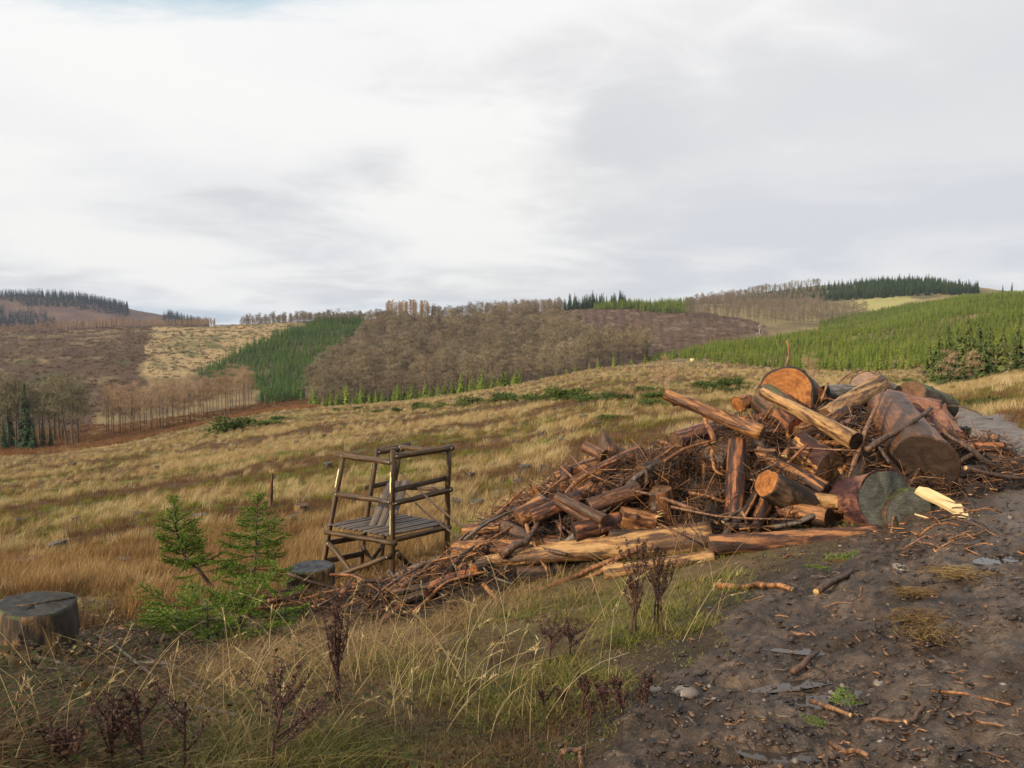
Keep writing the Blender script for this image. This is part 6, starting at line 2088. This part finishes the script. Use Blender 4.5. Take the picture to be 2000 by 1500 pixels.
BRM = leaf_mat('far_brash', [(.2, (.040, .026, .017)), (.5, (.095, .060, .036)), (.75, (.18, .12, .065)), (.95, (.30, .22, .12))], loc_scale=.05)
brp = [clump(925 + k, 22, .5, .45, BRM, (.1, 0), .03, 2, .6, .8) for k in range(3)]
sow('far_brash', spread_pts(30000, AZ, (300, 900), 958, t_brash), brp, lambda r, u: 1.0 + 2.2 * u, 'brown brash and tufts on the far felled slopes', turn=3)


# the verge in the foreground
def vergew(x, y):
    d_ = np.where(in_poly(x, y, TRACK), 0, poly_dist(x, y, TRACK))
    n_ = fbm(x * 1.6, y * 1.6, 141, 3)
    return 1 - sst(d_ + (n_ - .5) * 1.6, 1.1, 2.5), n_, d_


def tv_green(x, y, r, px, py, rng):
    w_, n_, d_ = vergew(x, y)
    edge = sst(d_ + (n_ - .5) * .5, .0, .22) + .35
    return free(x, y, r) & (r < 11) & (rng.random(len(x)) < (w_ * .95 + .08 * (n_ > .5)) * np.clip(edge, 0, 1)) & ~((px < 330) & (py > 1200))


def tv_tan(x, y, r, px, py, rng):
    w_, n_, d_ = vergew(x, y)
    dark = (px < 430) & (py > 1225) & (py < 1460)
    stp = (px > -60) & (px < 230) & (py > 1180) & (py < 1345)
    return free(x, y, r) & (r < 11) & ~stp & (rng.random(len(x)) < ((1 - w_) * .75 + .06) * np.where(dark, .16 + .5 * sst(px, 250, 430), 1)) & (d_ > .1)


def verge_mat(name, stops, scale=2.2, trans=.25):
    m, h, b = new_mat(name)
    isl = h.n('ShaderNodeNewGeometry', _out='Random Per Island')
    ln = h.noise(h.n('ShaderNodeNewGeometry', _out='Position'), scale, 3, .6)
    c = h.ramp(h.math('ADD', h.math('MULTIPLY', isl, .5), h.math('MULTIPLY', ln, .55)), stops)
    h.put(b.inputs['Base Color'], c)
    b.inputs['Roughness'].default_value = .6
    b.inputs['Specular IOR Level'].default_value = .25
    tr = h.n('ShaderNodeBsdfTranslucent', c)
    m.node_tree.links.new(h.n('ShaderNodeMixShader', trans, b.outputs[0], tr), m.node_tree.nodes['Material Output'].inputs[0])
    return m


def lawn(name, P, per, hgt, rad, mat, label, wid, segs, curl, spread, lean=(.05, 0), hvar=None):
    """a verge of single blades, PER of them round every sown point, in one mesh"""
    x, y, z, r, rng = P
    n0 = len(x)
    hk = np.repeat(rng.uniform(.6, 1.3, n0) * (hvar(x, y) if hvar else 1), per)
    n = n0 * per
    a, rr = rng.uniform(0, 6.28, n), rad * np.sqrt(rng.random(n))
    bx, by = np.repeat(x, per) + rr * np.cos(a), np.repeat(y, per) + rr * np.sin(a)
    k = free(bx, by, None)
    bx, by, hk = bx[k], by[k], hk[k]
    n = len(bx)
    base = np.column_stack([bx, by, ground(bx, by) - .012])
    l = hgt * hk * rng.uniform(.4, 1.2, n)
    dirh = np.column_stack([lean[0] + rng.normal(0, spread, n), lean[1] + rng.normal(0, spread, n)])
    w_ = unit(np.column_stack([-dirh[:, 1] + rng.normal(0, .3, n), dirh[:, 0] + rng.normal(0, .3, n), np.zeros(n)])) * wid * rng.uniform(.6, 1.4, (n, 1))
    cu = curl * rng.uniform(.2, 1.4, n)
    vs, fs = [], []
    for q_ in range(segs + 1):
        t = q_ / segs
        p = base + np.column_stack([dirh * (l * (t * .55 + cu * t * t))[:, None], l * np.maximum(.12 * t, t - .45 * cu * t * t)])
        if q_ < segs:
            vs += [p - w_ * (1 - t) ** .6, p + w_ * (1 - t) ** .6]
        else:
            vs.append(p)
    for q_ in range(segs - 1):
        a0 = np.arange(n) + 2 * q_ * n
        fs.append(np.stack([a0, a0 + n, a0 + 3 * n, a0 + 2 * n], -1))
    a0 = np.arange(n) + 2 * (segs - 1) * n
    ft = np.stack([a0, a0 + n, np.arange(n) + 2 * segs * n], -1)
    tag(obj(name, make_mesh(name, np.vstack(vs), [np.vstack(fs), ft], [mat])), label, kind='stuff')


VM_G = verge_mat('verge_green', [(.2, (.048, .062, .011)), (.45, (.12, .130, .021)), (.65, (.22, .20, .042)), (.9, (.40, .33, .11))])
VM_T = verge_mat('verge_straw', [(.2, (.085, .046, .018)), (.45, (.19, .112, .042)), (.65, (.34, .225, .09)), (.9, (.56, .42, .21))])
VM_R = verge_mat('verge_brown', [(.2, (.030, .016, .009)), (.5, (.085, .044, .021)), (.8, (.18, .10, .044))])
near_s = lambda r, u: .65 + .7 * u
patchy = lambda x, y: .45 + 1.1 * sst(fbm(x * 1.3, y * 1.3, 151, 3), .35, .65)
lawn('verge_grass', spread_pts(15000, AZ, (2.0, 11), 954, tv_green), 24, .062, .07, VM_G, 'short yellow-green grass on the verge of the track', .0024, 2, .8, .7, hvar=patchy)
lawn('dry_verge_grass', spread_pts(9500, AZ, (2.0, 11), 955, tv_tan), 20, .11, .09, VM_T, 'matted straw-coloured grass on the verge', .0019, 3, 1.3, .85, (.1, -.05), patchy)
lawn('brown_verge_litter', spread_pts(5200, AZ, (2.0, 10), 956, lambda x, y, r, px, py, rng: free(x, y, r) & (rng.random(len(x)) < .6) & (px < 1150) & ~((px < 230) & (py > 1180) & (py < 1345))), 14, .10, .10, VM_R, 'brown withered stalks between the verge grasses', .0024, 2, .8, .8)


# leafy undergrowth at the foot of the bank
def leaf_clump(seed, n=26):
    rng = np.random.default_rng(seed)
    m = MB()
    p = np.column_stack([rng.normal(0, .09, n), rng.normal(0, .09, n), rng.uniform(.01, .14, n)])
    for i in range(n):
        d_ = unit(np.array([rng.normal(), rng.normal(), rng.normal(0, .35)])); s = unit(np.cross(d_, [0, 0, 1]))
        l = rng.uniform(.018, .045)
        m.add([p[i], p[i] + d_ * l * .5 + s * l * .32, p[i] + d_ * l, p[i] + d_ * l * .5 - s * l * .32], [[0, 1, 2, 3]])
    return m.mesh('leaves', [GM_LEAF], False)


lv = [leaf_clump(960 + k) for k in range(4)]
sow('undergrowth', spread_pts(3000, (math.radians(-40), math.radians(2)), (2.4, 9.5), 957, lambda x, y, r, px, py, rng: (rng.random(len(x)) < np.where((px < 300) & (py > 1230), .3, .03))), lv, near_s, 'low dark bramble leaves at the foot of the bank', turn=3)

# tall bleached stalks with seed heads
m = MB()
g2 = np.random.default_rng(970)
for k in range(205):
    if k < 130:
        px, py = g2.normal(780, 190), g2.uniform(1190, 1450)
    elif k < 178:
        px, py = g2.uniform(0, 640), g2.uniform(1330, 1520)
    else:
        px, py = g2.normal(1300, 60), g2.normal(1190, 30)
    p = hit(px, py)
    if p is None or p[1] > 10 or mound(p[0], p[1]) > .2:
        continue
    l = g2.uniform(.22, .58) * (1.0 if py < 1400 else .8)
    a = g2.uniform(0, 6.28) if g2.random() < .65 else g2.normal(0.2, .8); b_ = g2.uniform(.05, .7)
    d_ = np.array([math.cos(a), math.sin(a) * .6, 0])
    t = np.linspace(0, 1, 6)
    droop = g2.uniform(0, .45)
    pts = p + d_ * (l * (b_ * t + droop * t ** 3))[:, None] + np.array([0, 0, 1.0]) * (l * (t - .5 * droop * t ** 3))[:, None]
    m.tube(pts, np.linspace(.0019, .0008, 6), 3, 0, caps=False)
    if g2.random() < .55:
        e = pts[-1]; q0 = pts[-2]
        n_ = 8
        tt = g2.uniform(.1, 1, (n_, 1)); pc = q0 + (e - q0) * tt
        dd = unit(unit(e - q0) + g2.normal(0, .35, (n_, 3))) * .03
        sd = unit(np.cross(dd, g2.normal(size=(n_, 3)))) * .003
        m.tris(pc - sd, pc + sd, pc + dd, 0)
tag(obj('tall_grass_stalks', m.mesh('tall_grass_stalks', [GM_TAN])), 'tall bleached grass stalks with seed heads along the verge', kind='stuff')

# flattened straw clumps on the track
for k, (px, py, s) in enumerate([(1870, 1130, .9), (1785, 1170, .7), (1795, 1222, .85), (1812, 1248, .8), (1640, 1100, .5)]):
    q_ = hit(px, py)
    rng = np.random.default_rng(980 + k)
    m = MB()
    for j in range(220):
        c = np.array([rng.normal(0, .085), rng.normal(0, .055), abs(rng.normal(0, .018)) + .01])
        a = rng.normal(-.5 + k * .5, .55); l = rng.uniform(.05, .16)
        d_ = np.array([math.cos(a), math.sin(a), rng.normal(0, .12)]) * l
        m.tube([c - d_ / 2, c + rng.normal(0, .008, 3), c + d_ / 2], [.0016, .0018, .001], 3, 0, caps=False)
    tag(obj('straw_clump', m.mesh('straw_clump', [VM_T]), loc=(q_[0], q_[1], float(track_z(np.array([q_[0]]), np.array([q_[1]]))[0])), scl=s), 'flattened clump of dead grass lying on the mud', 'straw clump', 'straw clumps on the track')

# stones in the mud
STM, h, b = new_mat('wet_stone')
h.put(b.inputs['Base Color'], h.ramp(h.noise(coords(h), 9, 4, .6), [(.3, (.09, .075, .06)), (.6, (.2, .17, .14)), (.8, (.3, .25, .2))]))
b.inputs['Roughness'].default_value = .45
for k, (px, py, s, lb) in enumerate([(1718, 1333, .024, 'pale pinkish rounded stone half sunk in the mud'), (1630, 1346, .034, 'ochre stone lying between the puddles'), (1650, 1332, .02, 'small ochre stone beside the larger one'), (1340, 1362, .05, 'muddy clod-like stone at the grass edge'), (1280, 1350, .028, 'dark stone at the grass edge'), (1760, 1105, .06, 'flat brown stone by the reddish fork')]):
    q_ = hit(px, py)
    rng = np.random.default_rng(990 + k)
    th, ph = np.meshgrid(np.arange(10) * .6283, np.linspace(-1.3, 1.3, 6), indexing='ij')
    R_ = 1 + .25 * (fbm(np.cos(th) * 2 + k * 3, np.sin(th) * 2 + ph, k, 3) - .5) * 2
    v = np.stack([R_ * np.cos(ph) * np.cos(th) * 1.2, R_ * np.cos(ph) * np.sin(th), R_ * np.sin(ph) * .65], -1)
    fq = [[i * 6 + j, ((i + 1) % 10) * 6 + j, ((i + 1) % 10) * 6 + j + 1, i * 6 + j + 1] for i in range(10) for j in range(5)]
    tag(obj('stone', make_mesh('stone', v.reshape(-1, 3), np.array(fq), [STM]), loc=(q_[0], q_[1], float(track_z(np.array([q_[0]]), np.array([q_[1]]))[0]) + s * .2), rot=(0, 0, k), scl=s), lb, 'stone')

# ---------------------------------------------------------------- thin winter haze over the whole valley
hm = bpy.data.materials.new('haze')
hm.use_nodes = True
hm.node_tree.nodes.clear()
h = G(hm.node_tree)
vol = hm.node_tree.nodes.new('ShaderNodeVolumePrincipled')
vol.inputs['Density Attribute'].default_value = ''
vol.inputs['Color'].default_value = (.60, .76, 1.0, 1)
vol.inputs['Density'].default_value = .00006
vol.inputs['Anisotropy'].default_value = .2
mo = hm.node_tree.nodes.new('ShaderNodeOutputMaterial')
hm.node_tree.links.new(vol.outputs[0], mo.inputs['Volume'])
m = MB()
zlo, zhi = float(gz.min()) - 2, float(gz.max()) + 40
m.box((-9500, 0, (zlo + zhi) / 2), (9500, 0, (zlo + zhi) / 2), 19000, zhi - zlo)
tag(obj('haze', m.mesh('haze', [hm], False)), 'thin bluish haze over the valley', kind='stuff')
